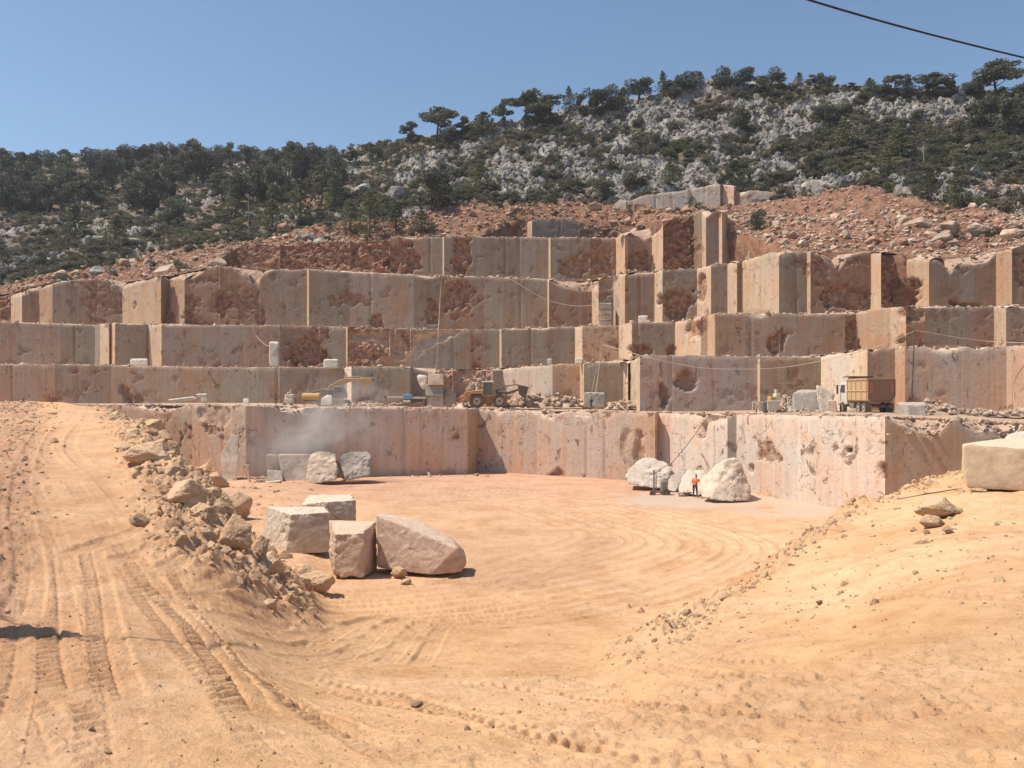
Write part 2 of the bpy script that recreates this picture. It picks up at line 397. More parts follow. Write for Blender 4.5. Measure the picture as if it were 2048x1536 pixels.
def rel(lst): return [(d, ZC+z) for d, z in lst]
GC = {
 -700: rel([(2.5,-2.2),(6,-2.8),(15,-3.0),(30,-2.5),(60,-1.8),(98,-1.25),(135,-1.2)]),
 0: rel([(2.5,-2.2),(6,-2.8),(10,-3.2),(15.3,-3.5),(24,-3.15),(36,-2.5),(58,-1.9),(98,-1.2),(135,-1.2)]),
 110: rel([(2.5,-2.2),(6,-2.8),(10,-3.25),(15.3,-3.6),(24,-3.35),(36,-2.65),(58,-1.95),(92,-1.2),(135,-1.2)]),
 205: rel([(2.5,-2.2),(6,-2.8),(10,-3.3),(15,-3.75),(24,-3.45),(36,-2.7),(50,-2.1),(76,-1.5),(90,-1.25),(97,-1.3),(135,-1.4)]),
 250: rel([(2.5,-2.2),(6,-2.8),(10,-3.3),(15,-3.8),(24,-3.5),(36,-2.75),(50,-2.1),(76,-1.5),(82,-1.7),(90,-5.0),(96,-8.1),(135,-8.1)]),
 340: rel([(2.5,-2.2),(6,-2.8),(10,-3.4),(15,-4.1),(24,-3.8),(36,-2.95),(50,-2.35),(54,-3.0),(64,-8.1),(135,-8.1)]),
 420: rel([(2.5,-2.2),(6,-2.8),(10,-3.5),(15,-4.3),(22,-4.3),(30,-3.3),(33,-3.5),(41,-8.1),(135,-8.1)]),
 500: rel([(2.5,-2.2),(6,-2.8),(10,-3.6),(15,-4.8),(20,-5.2),(25.5,-4.45),(28.5,-5.2),(34,-8.1),(135,-8.1)]),
 560: rel([(2.5,-2.2),(6,-2.8),(9,-3.6),(14,-4.95),(20,-5.9),(24.5,-5.6),(28,-6.6),(33,-8.0),(135,-8.1)]),
 610: rel([(2.5,-2.2),(6,-2.8),(9,-3.6),(14,-5.0),(20,-6.15),(24,-6.45),(28,-7.3),(33,-8.0),(135,-8.1)]),
 700: rel([(2.5,-2.2),(6,-2.8),(9,-3.7),(14,-5.1),(20,-6.4),(28,-7.6),(36,-8.05),(135,-8.1)]),
 1220: rel([(2.5,-2.2),(6,-2.8),(9,-3.7),(14,-5.1),(19,-6.2),(28,-7.65),(36,-8.05),(135,-8.1)]),
 1300: rel([(2.5,-2.2),(6,-2.8),(9,-3.6),(12,-4.3),(15,-4.8),(17,-4.9),(20,-6.0),(25,-7.4),(31,-8.05),(135,-8.1)]),
 1400: rel([(2.5,-2.2),(6,-2.8),(10,-3.7),(14,-4.6),(18,-5.05),(20.5,-5.3),(23.5,-6.4),(30,-8.05),(135,-8.1)]),
 1500: rel([(2.5,-2.2),(6,-2.8),(10,-3.6),(15,-4.55),(20,-5.1),(24,-5.35),(26.5,-6.1),(32,-8.05),(135,-8.1)]),
 1640: rel([(2.5,-2.1),(6,-2.75),(10,-3.5),(16,-4.4),(22,-4.7),(27,-4.5),(29.5,-4.75),(38,-8.05),(135,-8.1)]),
 1760: rel([(2.5,-2.1),(6,-2.7),(10,-3.35),(16,-3.9),(22,-4.15),(28,-4.0),(32,-4.0),(36,-4.8),(43,-8.05),(135,-8.1)]),
 1900: rel([(2.5,-2.1),(6,-2.65),(10,-3.2),(16,-3.5),(22,-3.5),(28,-3.35),(33,-3.2),(37,-3.8),(45,-8.05),(135,-8.1)]),
 2050: rel([(2.5,-2.0),(6,-2.6),(10,-3.05),(16,-3.2),(22,-3.25),(27,-3.2),(34,-3.1),(38,-3.6),(46,-8.05),(135,-8.1)]),
 2800: rel([(2.5,-2.0),(6,-2.5),(10,-2.8),(16,-2.9),(22,-2.9),(27,-2.8),(34,-2.8),(38,-3.2),(46,-8.05),(135,-8.1)]),
}
G = PField(GC, -700, 2800, 500, 2.4, 130, 420)
G.smooth(5, 7, 2)

def gpt(px, py):
    D = G.hit(px, py); return unp(px, py, D)
def gz(x, y): return float(G.xy([x], [y])[0])

# fine mesh of it
NCg, NRg = 850, 660
gpx = np.linspace(-300, 2360, NCg)
gD = np.exp(np.linspace(math.log(3.4), math.log(106), NRg))
PXg, Dg = np.meshgrid(gpx, gD)
GX = (PXg-1024)/F*Dg; GY = Dg.copy(); GZ = G.at(PXg.ravel(), Dg.ravel()).reshape(PXg.shape)
cellD = Dg*(math.log(106/3.4)/NRg)
berm = sstep(660, 590, PXg) * sstep(19.5, 23.5, Dg+np.interp(PXg, [250, 330, 450, 600], [1.5, 2.5, 2.5, 0])) * sstep(180, 300, PXg - np.interp(Dg, [10, 20, 30, 50, 90], [120, 60, 20, 0, -40]))
berm = np.maximum(berm, sstep(-9.5, -12.0, GX)*sstep(70, 30, Dg)*0.0)
slopeR = sstep(1180, 1340, PXg)*sstep(12, 17, Dg)*sstep(60, 46, Dg)
edgeR = slopeR*sstep(6.0, 2.0, np.abs(Dg-np.interp(PXg, [1220, 1400, 1500, 1640, 1760, 1900, 2050], [17, 21, 25, 29, 33, 35, 37])))
leftbank = sstep(60, -40, PXg+np.interp(Dg, [8, 16, 40, 90], [0, -60, -80, -60]))*sstep(9, 13, Dg)
pit = sstep(-7.7, -7.95, GZ-ZC)
amp = 0.05 + 0.30*berm + 0.13*leftbank + 0.04*slopeR + 0.24*edgeR
amp = amp*(1-pit*0.75)
GZ += 0.32*berm
GZ += amp*1.3*fbm(GX*0.55, GY*0.55, oct=5, seed=3, gain=0.55)
lump = np.maximum(0, fbm(GX*2.6, GY*2.6, oct=4, seed=77, gain=0.6)); GZ += (0.35*berm+0.16*leftbank+0.30*edgeR+0.05*slopeR)*lump*(1-0.8*pit)
rg = 1-np.abs(fbm(GX*1.4, GY*1.4, oct=4, seed=9)); GZ += (0.02+0.30*berm+0.10*leftbank+0.25*edgeR+0.03*slopeR)*(rg-0.75)*(1-0.8*pit)
# clods and churned sand in the near ground
cl = fbm(GX*5.2, GY*5.2, oct=4, seed=21, gain=0.6)
patch = sstep(-0.05, 0.35, fbm(GX*0.35+4, GY*0.35, oct=3, seed=33))
churn = patch*sstep(30, 18, Dg)
chz = np.clip(sstep(960, 1250, PXg)*sstep(2100, 1900, PXg), 0, 1)*sstep(7.0, 7.6, Dg)*sstep(11.5, 9.5, Dg)
churn = np.clip(churn*0.35+chz*0.9, 0, 1)
GZ += (0.020+0.036*churn)*cl*sstep(60, 30, Dg)
cr = 1-np.abs(fbm(GX*2.1+5, GY*3.0, oct=4, seed=64, gain=0.6)); GZ += 0.06*(cr-0.8)*sstep(0.1, 0.5, fbm(GX*0.3, GY*0.3+8, oct=3, seed=66))*sstep(50, 30, Dg)
GZ += 0.035*chz*np.maximum(0, vnoise(GX*7.5, GY*5.5, seed=5))*1.4
# brushed, wind-smoothed drifts
GZ += 0.03*fbm(GX*0.7, GY*0.5+GX*0.2, oct=3, seed=40)*(1-pit)

# tyre tracks
trk = np.zeros_like(GZ); tint = np.zeros_like(GZ)
def catmull(P, step):
    P = [np.array(p, float) for p in P]; P = [2*P[0]-P[1]]+P+[2*P[-1]-P[-2]]; out = []
    for i in range(1, len(P)-2):
        n = max(2, int(np.linalg.norm(P[i+1]-P[i])/step))
        for k in range(n):
            t = k/n; out.append(0.5*((2*P[i])+(-P[i-1]+P[i+1])*t+(2*P[i-1]-5*P[i]+4*P[i+1]-P[i+2])*t*t+(-P[i-1]+3*P[i]-3*P[i+1]+P[i+2])*t**3))
    out.append(P[-2]); return np.array(out)
def track(pts, width=0.45, depth=0.045, lug=0.26, off=0.0, lugd=0.7, ctint=0.5, angle=1.0, fade=0.5):
    """one wheel rut pressed in the soil along a line of points seen at (px, py)"""
    W = np.array([[*gpt(px, py)][:2] for px, py in pts])
    C = catmull(W, 0.35)
    if off:
        tg = np.gradient(C, axis=0); nrm = np.stack([-tg[:, 1], tg[:, 0]], 1); nrm /= np.linalg.norm(nrm, axis=1)[:, None]+1e-9
        C = C+nrm*off
    hw = width/2; arc = 0.0
    best = np.full(GZ.shape, 9.0); sb = np.zeros(GZ.shape); tb = np.zeros(GZ.shape)
    for i in range(len(C)-1):
        a, b = C[i], C[i+1]; d = b-a; L = np.linalg.norm(d)
        if L < 1e-6: continue
        r = hw*2.2
        r0 = np.searchsorted(gD, max(min(a[1], b[1])-r, 2.0)); r1 = np.searchsorted(gD, max(a[1], b[1])+r)
        if r1 <= r0: arc += L; continue
        yy = max(min(a[1], b[1])-r, 2.0); pr = [1024+F*v/y for v in (min(a[0], b[0])-r, max(a[0], b[0])+r) for y in (yy, max(a[1], b[1])+r)]
        c0 = np.searchsorted(gpx, min(pr)); c1 = np.searchsorted(gpx, max(pr))
        if c1 <= c0: arc += L; continue
        x = GX[r0:r1, c0:c1]; y = GY[r0:r1, c0:c1]
        t = np.clip(((x-a[0])*d[0]+(y-a[1])*d[1])/(L*L), 0, 1)
        ex = x-a[0]-d[0]*t; ey = y-a[1]-d[1]*t; ds = np.hypot(ex, ey)
        sd_ = (d[0]*ey-d[1]*ex)/L
        bb = best[r0:r1, c0:c1]; mk = ds < bb
        bb[mk] = ds[mk]; sb[r0:r1, c0:c1][mk] = (arc+t*L)[mk]; tb[r0:r1, c0:c1][mk] = sd_[mk]
        arc += L
    m = best < hw*2.1
    u = best[m]/hw; s = sb[m]; side = tb[m]/hw
    lug_j = 1+0.35*vnoise(s*2.3, side*1.5+pts[0][0], seed=17); wob = vnoise(s*0.6, s*0+pts[0][0], seed=7)
    strength = 1-fade*sstep(-0.2, 0.5, vnoise(s*0.25, s*0+pts[0][1], seed=8))
    ends = sstep(0, 1.2, s)*sstep(0, 1.2, arc-s)
    z = -depth*(1-sstep(0.82, 1.05, u)) + depth*0.28*np.exp(-((u-1.2)/0.22)**2)
    cell = cellD[m]
    lf = sstep(lug*0.6, lug*0.3, cell)
    ph = (s+np.abs(side)*width*0.35*angle*np.where(side > 0, 1, 1)+np.where(side > 0, lug/2, 0))/lug+wob*0.35
    lg = np.abs((ph % 1.0)-0.5)*2; lg = sstep(0.25, 0.8, lg)
    z += depth*lugd*lf*lug_j*lg*(1-sstep(0.8, 1.05, u))*sstep(0.03, 0.15, np.abs(side))
    tr = trk[m]; zz = z*ends*strength
    trk[m] = np.where(u < 1.05, np.minimum(tr, 0)*0.35+zz, tr+zz)
    tint[m] = np.maximum(tint[m], ctint*(1-sstep(0.8, 1.1, u))*ends*strength)

# near foreground, deep loader tyre prints running to the right
track([(560,1330),(800,1395),(1000,1445),(1300,1500),(1700,1560)], 0.50, 0.055, 0.25, lugd=0.9, fade=0.5)
track([(620,1372),(860,1425),(1100,1480),(1400,1560)], 0.40, 0.07, 0.27, lugd=1.0, fade=0.3)
track([(1250,1330),(1500,1352),(1800,1340),(2100,1290)], 0.45, 0.045, 0.22, lugd=0.9, fade=0.4)
track([(1180,1310),(1450,1322),(1700,1300)], 0.45, 0.04, 0.2, lugd=0.9, fade=0.5)
track([(460,1350),(620,1420),(760,1500),(840,1560)], 0.42, 0.05, 0.24, lugd=0.9, fade=0.4)
track([(880,1362),(1150,1392),(1400,1425),(1700,1440),(2100,1395)], 0.36, 0.075, 0.25, lugd=1.0, fade=0.2)
track([(860,1330),(1100,1350),(1350,1375)], 0.30, 0.03, 0.20, fade=0.5)
track([(-60,1330),(20,1380),(70,1440),(120,1560)], 0.45, 0.035, 0.24)
track([(120,1440),(190,1490),(280,1560)], 0.35, 0.055, 0.26, fade=0.2)
# the cross rut at left
track([(60,1345),(180,1325),(300,1304)], 0.09, 0.10, 0.16, lugd=0.6, ctint=1.6, fade=0.0)
# haul road up to the left
road = [(470,1560),(330,1330),(230,1180),(170,1060),(110,960),(70,890),(130,835),(150,812)]
for o_, w_, d_ in ((-1.45,0.55,0.05),(-0.5,0.5,0.035),(0.75,0.55,0.05),(1.6,0.45,0.03)):
    track(road, w_, d_, 0.30, off=o_, fade=0.75, lugd=1.3)
track([(520,1440),(400,1270),(300,1160),(240,1080)], 0.6, 0.07, 0.27, lugd=1.2, fade=0.15)
track([(140,1400),(120,1290),(115,1180),(105,1090)], 0.55, 0.055, 0.28, lugd=1.3, fade=0.2)
track([(250,1420),(215,1290),(200,1180),(180,1090)], 0.5, 0.05, 0.28, lugd=1.2, fade=0.3)
track([(40,1240),(60,1130),(40,1000),(60,900),(100,840)], 0.6, 0.05, 0.24, fade=0.2)
track([(720,1290),(620,1330),(560,1325),(420,1240)], 0.5, 0.04, 0.2)
# sweeping turns on the pit floor
turn = [(520,1262),(700,1232),(900,1215),(1150,1180),(1330,1140),(1420,1105),(1410,1075),(1300,1040),(1150,1005),(980,985),(800,972)]
for o_ in (-3.4,-2.6,-1.6,-0.7,0.3,1.4,2.3,3.3,4.4):
    track(turn, 0.5, 0.085 if o_ < 0 else 0.07, 0.22, off=o_, fade=0.4, ctint=0.7)
turn2 = [(960,1180),(1080,1130),(1180,1100),(1230,1070),(1160,1040),(1060,1010)]
for o_ in (-1.2,0,1.2,2.2): track(turn2, 0.5, 0.06, 0.22, off=o_, ctint=0.7)
turn3 = [(500,1292),(800,1268),(1080,1238),(1300,1180),(1420,1135),(1480,1100)]
for o_ in (-1.0,-0.3,0.4,1.1,1.9): track(turn3, 0.42, 0.05, 0.2, off=o_, ctint=0.6)
for p_ in ([(1500,1090),(1350,1060),(1200,1050),(1000,1045)], [(1600,1040),(1400,1020),(1150,1000),(900,985)], [(1550,1065),(1300,1035),(1000,1015),(760,1000)]):
    for o_ in (-0.9, 0.9): track(p_, 0.6, 0.07, 0.3, off=o_, ctint=0.7)
# ruts on the right mound
track([(1280,1300),(1450,1262),(1650,1210),(1900,1190),(2100,1210)], 0.5, 0.045, 0.24, fade=0.4)
track([(1330,1320),(1500,1282),(1750,1240)], 0.4, 0.035, 0.24)
track([(1560,1200),(1750,1150),(2080,1110)], 0.6, 0.04, 0.24, fade=0.6)
GZ += trk
# heel prints and small hollows
for k in range(70):
    px_ = R.uniform(700, 2040); py_ = R.uniform(1340, 1530); p_ = gpt(px_, py_)
    a_ = R.uniform(0, 3.14); rr_ = R.uniform(0.05, 0.12)
    sub = (np.abs(GX-p_.x) < 0.4) & (np.abs(GY-p_.y) < 0.4)
    dx = GX[sub]-p_.x; dy = GY[sub]-p_.y; ux = (dx*math.cos(a_)+dy*math.sin(a_))/(rr_*1.6); uy = (-dx*math.sin(a_)+dy*math.cos(a_))/rr_
    q_ = np.hypot(ux, uy); GZ[sub] += -0.03*np.exp(-q_**2*1.2)+0.016*np.exp(-((q_-1.4)/0.4)**2)

# where benches start, the soil sheet ends inside them
base_c = np.stack([np.full(GZ.shape, v) for v in (0.665, 0.405, 0.208)], -1)
def cmix(base, col, m): return base*(1-m[..., None])+np.array(col)*m[..., None]
base_c = cmix(base_c, (0.625, 0.375, 0.21), np.clip(sstep(500, 200, PXg)*0.8, 0, 1))
base_c = cmix(base_c, (0.57, 0.355, 0.205), np.clip(berm*0.9, 0, 1))
base_c = cmix(base_c, (0.46, 0.265, 0.155), leftbank*0.8)
base_c = cmix(base_c, (0.62, 0.385, 0.225), pit*0.9)
pd = sstep(0.05, 0.4, fbm(GX*0.10, GY*0.22, oct=4, seed=55)); base_c = cmix(base_c, (0.50, 0.30, 0.17), pit*pd*0.45)
far = pit*sstep(50, 68, Dg)
base_c = cmix(base_c, (0.56, 0.335, 0.215), far*0.8)
base_c = cmix(base_c, (0.72, 0.465, 0.255), slopeR*0.75)
base_c = cmix(base_c, (0.57, 0.36, 0.20), edgeR*0.7)
base_c = cmix(base_c, (0.53, 0.33, 0.19), np.clip(churn*0.45, 0, 1))
base_c = cmix(base_c, (0.50, 0.30, 0.175), np.clip(tint*0.45, 0, 1))
dn = fbm(GX*0.3, GY*0.12+3, oct=4, seed=50)
base_c *= (1+0.10*dn)[..., None]
drift = sstep(0.0, 0.5, fbm(GX*0.22+9, GY*0.22, oct=3, seed=61))
base_c = cmix(base_c, (0.74, 0.49, 0.30), drift*0.3*(1-pit))
wet = sstep(1420, 1500, PXg)*sstep(1720, 1650, PXg)*sstep(50.5, 53, Dg)*sstep(-0.4, 0.1, fbm(GX*0.4, GY*0.4, oct=3, seed=71))
wet = wet*0.7; wet = np.maximum(wet, 0.8*sstep(2.8, 1.2, np.hypot((PXg-1400)/75.0, (Dg-60.0)/2.2)))
wet = np.maximum(wet, 0.55*far*sstep(1250, 1330, PXg)*sstep(-0.1, 0.3, fbm(GX*0.5, GY*0.5, oct=3, seed=73)))
rgba = np.concatenate([base_c, np.ones(GZ.shape+(1,))], -1).reshape(-1, 4)
V = np.stack([GX, GY, GZ], -1).reshape(-1, 3)
me = mesh_np('pit_floor_and_road', V, grid_quads(NRg, NCg), mat=M_GROUND, attrs={'Col': rgba, 'wet': np.clip(wet, 0, 1).ravel()})
ground = link('ground', me); ground['kind'] = 'structure'
ground['label'] = 'orange sandy ground with tyre tracks, haul road and pit floor'
# ------------------------------------------------------------------ the sawn terraces
WORLD_FAR = 0
STY = {  # colour, roughness of the face (m), red amount, lean back (m)
 'g': ((0.315, 0.25, 0.19), 0.05, 0.10, 0.0), 'G': ((0.35, 0.29, 0.23), 0.04, 0.04, 0.0),
 'p': ((0.39, 0.30, 0.228), 0.05, 0.12, 0.0), 'P': ((0.575, 0.465, 0.372), 0.05, 0.08, 0.0),
 'r': ((0.325, 0.215, 0.15), 0.09, 0.34, 0.0), 's': ((0.37, 0.26, 0.18), 0.12, 0.52, 0.1),
 'x': ((0.34, 0.17, 0.11), 0.75, 0.96, 1.0), 'X': ((0.42, 0.27, 0.19), 0.45, 0.80, 0.5),
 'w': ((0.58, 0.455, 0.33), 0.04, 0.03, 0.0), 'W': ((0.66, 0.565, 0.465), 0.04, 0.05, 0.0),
 'c': ((0.58, 0.53, 0.47), 0.05, 0.03, 0.0), 'o': ((0.50, 0.36, 0.25), 0.05, 0.10, 0.0), 'b': ((0.39, 0.32, 0.29), 0.04, 0.02, 0.0),
}
POLYS = [  # broken scars: outline in columns and rows of the photograph, depth, redness, paleness
 ([(819,727),(822,700),(822,668),(850,662),(925,658),(908,674),(872,688),(850,702)], 1.6, 0.1, 0.95),
 ([(697,690),(697,662),(790,660),(815,690),(812,728),(785,726),(770,706),(735,690)], 0.5, 0.55, 0.35),
 ([(1060,812),(1074,828),(1090,839),(1104,838),(1128,812)], 0.9, 0.0, 0.95),
 ([(1143,812),(1156,832),(1168,838),(1182,828),(1192,812)], 0.9, 0.0, 0.95),
 ([(983,812),(990,826),(1002,832),(1018,812)], 0.6, 0.0, 0.9),
 ([(1398,828),(1404,850),(1415,868),(1440,850),(1462,842),(1470,826)], 0.7, 0.1, 0.8),
 ([(560,812),(575,828),(610,832),(640,822),(650,812)], 0.5, 0.0, 0.6),
 ([(1100,558),(1112,574),(1150,584),(1195,590),(1232,582),(1240,552)], 1.0, 0.6, 0.4),
 ([(828,548),(840,556),(856,562),(884,556),(884,545)], 0.5, 0.0, 0.85),
 ([(1250,850),(1270,857),(1266,880),(1262,905),(1268,946),(1252,925),(1236,905),(1232,882)], 0.35, 0.5, 0.35),
 ([(1840,690),(1856,706),(1892,711),(1912,704),(1925,690)], 0.5, 0.1, 0.8),
 ([(1480,622),(1495,636),(1520,642),(1545,630),(1550,620)], 0.5, 0.2, 0.7),
 ([(1640,500),(1660,530),(1676,546),(1692,528),(1712,500)], 0.8, 0.7, 0.3),
 ([(455,520),(475,552),(500,572),(520,556),(530,530)], 0.9, 0.7, 0.2),
 ([(1780,828),(1800,850),(1830,866),(1850,880),(1870,876),(1890,852),(1905,828)], 0.8, 0.6, 0.4),
]
def pdepth(path, px): return np.interp(px, [p[0] for p in path], [p[1] for p in path])
def ptop(prof, px): return np.interp(px, [p[0] for p in prof], [p[1] for p in prof])

class Level:
    def __init__(s, path, prof, pxr=(-400, 2400)):
        s.path, s.prof = path, prof
        s.px = np.linspace(pxr[0], pxr[1], 1400)
        s.D = pdepth(path, s.px); s.ztop = ZC+(HZ-ptop(prof, s.px))/F*s.D
        # nominal ledge height: running maximum, then smoothed
        k = 28; z = s.ztop; pz = np.pad(z, k, mode='edge')
        mx = np.max(np.stack([pz[i:i+len(z)] for i in range(0, 2*k+1, 2)]), 0)
        pm = np.pad(mx, k, mode='edge'); cs = np.cumsum(np.insert(pm, 0, 0)); s.znom = (cs[2*k+1:]-cs[:-2*k-1])/(2*k+1)
        s.znom = np.minimum(s.znom, s.ztop+2.5)
    def zn(s, px): return np.interp(px, s.px, s.znom)
    def zt(s, px, D): return ZC+(HZ-ptop(s.prof, px))/F*D

def cut_face(a, b, style, level, zbase, parent, seed, seams, gouges=(), cell=0.2, name='cut_face'):
    col, rough, red, lean = STY[style]
    A = np.array([(a[0]-1024)/F*a[1], a[1]]); B = np.array([(b[0]-1024)/F*b[1], b[1]])
    L = np.linalg.norm(B-A); ux = (B-A)/L; n = np.array([ux[1], -ux[0]])     # outward (towards the camera side)
    ns = max(3, int(L/cell)+1); t = np.linspace(0, 1, ns)
    bx = A[0]+(B-A)[0]*t; by = A[1]+(B-A)[1]*t; px = 1024+F*bx/by
    s = t*L
    zt = level.zt(px, by)
    jag = 0.05+0.10*min(1, rough*6)
    endw = sstep(0, 0.25, s)*sstep(0, 0.25, L-s) if L > 1.2 else np.full(ns, 0.15)
    zt = zt+jag*fbm(bx*1.7, by*1.7, oct=4, seed=seed)*endw
    zn = np.maximum(level.zn(px), zt-0.05)
    zb = zbase(px)-0.5
    H = float(np.max(zt-zb)); nv = max(3, int(H/cell)+1)
    v = np.linspace(0, 1, nv)[:, None]
    Z = zb[None]+(zt-zb)[None]*v
    X = np.repeat(bx[None], nv, 0); Y = np.repeat(by[None], nv, 0); Sg = np.repeat(s[None], nv, 0); PXf = np.repeat(px[None], nv, 0)
    ew = np.repeat(endw[None], nv, 0)
    d = 0.25*rough*fbm(X*0.9, Y*0.9, Z*0.9, oct=3, seed=seed)+(rough if rough > 0.3 else 0.015)*0.6*fbm(X*2.2, Y*2.2, Z*2.2, oct=4, seed=seed+1, gain=0.6)
    if rough > 0.3:
        rdg = 1-np.abs(fbm(X*0.5, Y*0.5, Z*0.7, oct=5, seed=seed+5, gain=0.6)); d = d+rough*1.3*(rdg-0.7)
    # broken, stained zones
    mk = fbm(X*0.24+7, Y*0.24, Z*0.28, oct=5, seed=88, gain=0.55)
    th = 0.46-0.60*red
    m = sstep(th, th+0.07, mk)
    holes = sstep(0.36-0.25*red, 0.42-0.25*red, fbm(X*0.62, Y*0.62, Z*0.5, oct=4, seed=91, gain=0.6))*(0.3+0.7*min(1, red*3))
    m = np.maximum(m, holes*0.9)
    if red > 0.9: m = np.ones_like(m)*(0.75+0.25*sstep(-0.2, 0.3, mk))
    pale = np.zeros_like(m)
    d = d-m*(0.22+0.40*np.abs(fbm(X*1.1, Y*1.1, Z*1.1, oct=4, seed=seed+9, gain=0.6)))*(0.6 if rough < 0.3 else 0.2)
    # broken upper edge
    dz = (zt[None]-Z)
    notch = np.clip(zn-zt, 0, 3)[None]
    eb = (0.25+0.8*np.maximum(0, fbm(X*0.6, Y*0.6, oct=3, seed=seed+3)))*(0.5+rough*3)
    em = sstep(1, 0, dz/(eb+0.05))
    d = d-em*(0.03+0.14*np.abs(fbm(X*2, Y*2, Z*2, oct=3, seed=seed+4)))
    pale = np.maximum(pale, em*0.45*(style not in 'xX'))
    for (g0, g1, gy0, gy1, dep, rd, pl) in gouges:     # named hollows, in columns and rows of the photograph
        row = HZ-(Z-ZC)/Y*F
        q_ = np.hypot((PXf-(g0+g1)/2)/((g1-g0)/2), (row-(gy0+gy1)/2)/((gy1-gy0)/2))
        q_ = q_+0.75*fbm(X*0.55, Y*0.55, Z*0.55, oct=2, seed=int(g0))+0.45*fbm(X*1.7, Y*1.7, Z*1.2, oct=4, seed=int(g0)+3, gain=0.6)
        gm = sstep(1.02, 0.90, q_)
        d = d-gm*dep*(0.6+0.5*np.abs(fbm(X*1.5, Y*1.5, Z*1.5, oct=4, seed=int(g0)+1)))
        m = np.maximum(m*(1-gm*(pl > 0)), gm*rd); pale = np.maximum(pale, gm*pl)
    for poly, dep, rd, pl in POLYS:
        if not (max(p_[0] for p_ in poly) > px.min() and min(p_[0] for p_ in poly) < px.max()): continue
        row = HZ-(Z-ZC)/Y*F; wx = 5*fbm(X*0.9, Y*0.9, Z*0.9, oct=4, seed=int(poly[0][0]), gain=0.6); xx = PXf+wx; yy = row+wx
        ins = np.zeros(X.shape, bool); dd_ = np.full(X.shape, 99.0)
        for k_ in range(len(poly)):
            (x1, y1), (x2, y2) = poly[k_-1], poly[k_]
            c_ = (y1 > yy) != (y2 > yy)
            with np.errstate(divide='ignore', invalid='ignore'): xi = (x2-x1)*(yy-y1)/((y2-y1) if y2 != y1 else 1e-6)+x1
            ins ^= c_ & (xx < xi)
            t_ = np.clip(((xx-x1)*(x2-x1)+(yy-y1)*(y2-y1))/max((x2-x1)**2+(y2-y1)**2, 1e-6), 0, 1)
            dd_ = np.minimum(dd_, np.hypot(xx-x1-t_*(x2-x1), yy-y1-t_*(y2-y1)))
        yb = max(p_[1] for p_ in poly); yt = min(p_[1] for p_ in poly)
        gm = ins*np.clip(dd_/4.0, 0, 1)
        up_k = np.clip((yb-row)/max(yb-yt, 1), 0, 1)
        d = d-ins*(dep*(0.15+0.85*up_k)*np.clip(dd_/15.0, 0.1, 1)*(0.75+0.5*np.abs(fbm(X*1.6, Y*1.6, Z*1.6, oct=4, seed=int(poly[0][1]), gain=0.6))))
        m = m*(1-gm)+gm*rd; pale = np.maximum(pale*(1-gm), gm*pl)
    d = d*ew
    sm = np.zeros_like(d)
    for sp in seams:
        if min(a[0], b[0])+3 < sp < max(a[0], b[0])-3:
            k = np.argmin(np.abs(px-sp)); s0 = s[k]
            g = np.exp(-((Sg-s0)/0.07)**2)*(0.5+0.5*sstep(-0.5, 0.2, vnoise(Z*0.5, Z*0+sp))); d = d-0.16*g; sm = np.maximum(sm, g)
    X = X+n[0]*d; Y = Y+n[1]*d
    ln = lean*v**1.0
    X = X-n[0]*ln*ew; Y = Y-n[1]*ln*ew
    rows = [np.stack([X, Y, Z], -1)]
    topx, topy = X[-1], Y[-1]
    lid = []
    for f_ in (0.12, 0.3, 0.5, 0.75, 1.0):
        q = f_*(0.75+1.3*np.maximum(0, zn-zt-0.1))
        lx = topx-n[0]*q; ly = topy-n[1]*q
        lz = zt+(zn-0.03-zt)*f_**0.8+((0.10+0.35*np.clip(zn-zt, 0, 1.2))*fbm(lx*1.5, ly*1.5, oct=4, seed=seed+6, gain=0.6))*(f_ < 1)*endw
        lid.append(np.stack([lx, ly, lz], -1))
    lid.insert(0, np.stack([topx, topy, zt], -1))
    lid = [np.stack([p_[..., 0], p_[..., 1], p_[..., 2]], -1) for p_ in lid]
    VV = np.concatenate([rows[0], np.array(lid)], 0)
    redv = np.concatenate([m, np.repeat(np.maximum(m[-1:]*0.4, 0.55*sstep(0.3, 0.8, zn-zt)[None]), 6, 0)], 0)
    palev = np.concatenate([pale, np.repeat((0.75 if style not in 'xX' else 0.25)*(1-0.45*sstep(0.3, 0.8, zn-zt))[None], 6, 0)], 0)
    qd = grid_quads(nv+6, ns); qd = np.delete(qd, np.arange((nv-1)*(ns-1), nv*(ns-1)), axis=0)
    me = mesh_np(name, VV.reshape(-1, 3), qd, mat=M_WALL, smooth=(rough < 0.3), attrs={'red': np.clip(redv, 0, 1).ravel(), 'pale': np.clip(palev, 0, 1).ravel()})
    o = link(name, me, parent); kf = R.uniform(0.93, 1.07)*(1.0 if seed < 300 or seed >= 1300 else 1.06 if seed < 500 else 1.0 if seed < 700 else 0.92); o.color = (*[c*kf*R.uniform(0.985, 1.015) for c in col], 1)
    return o

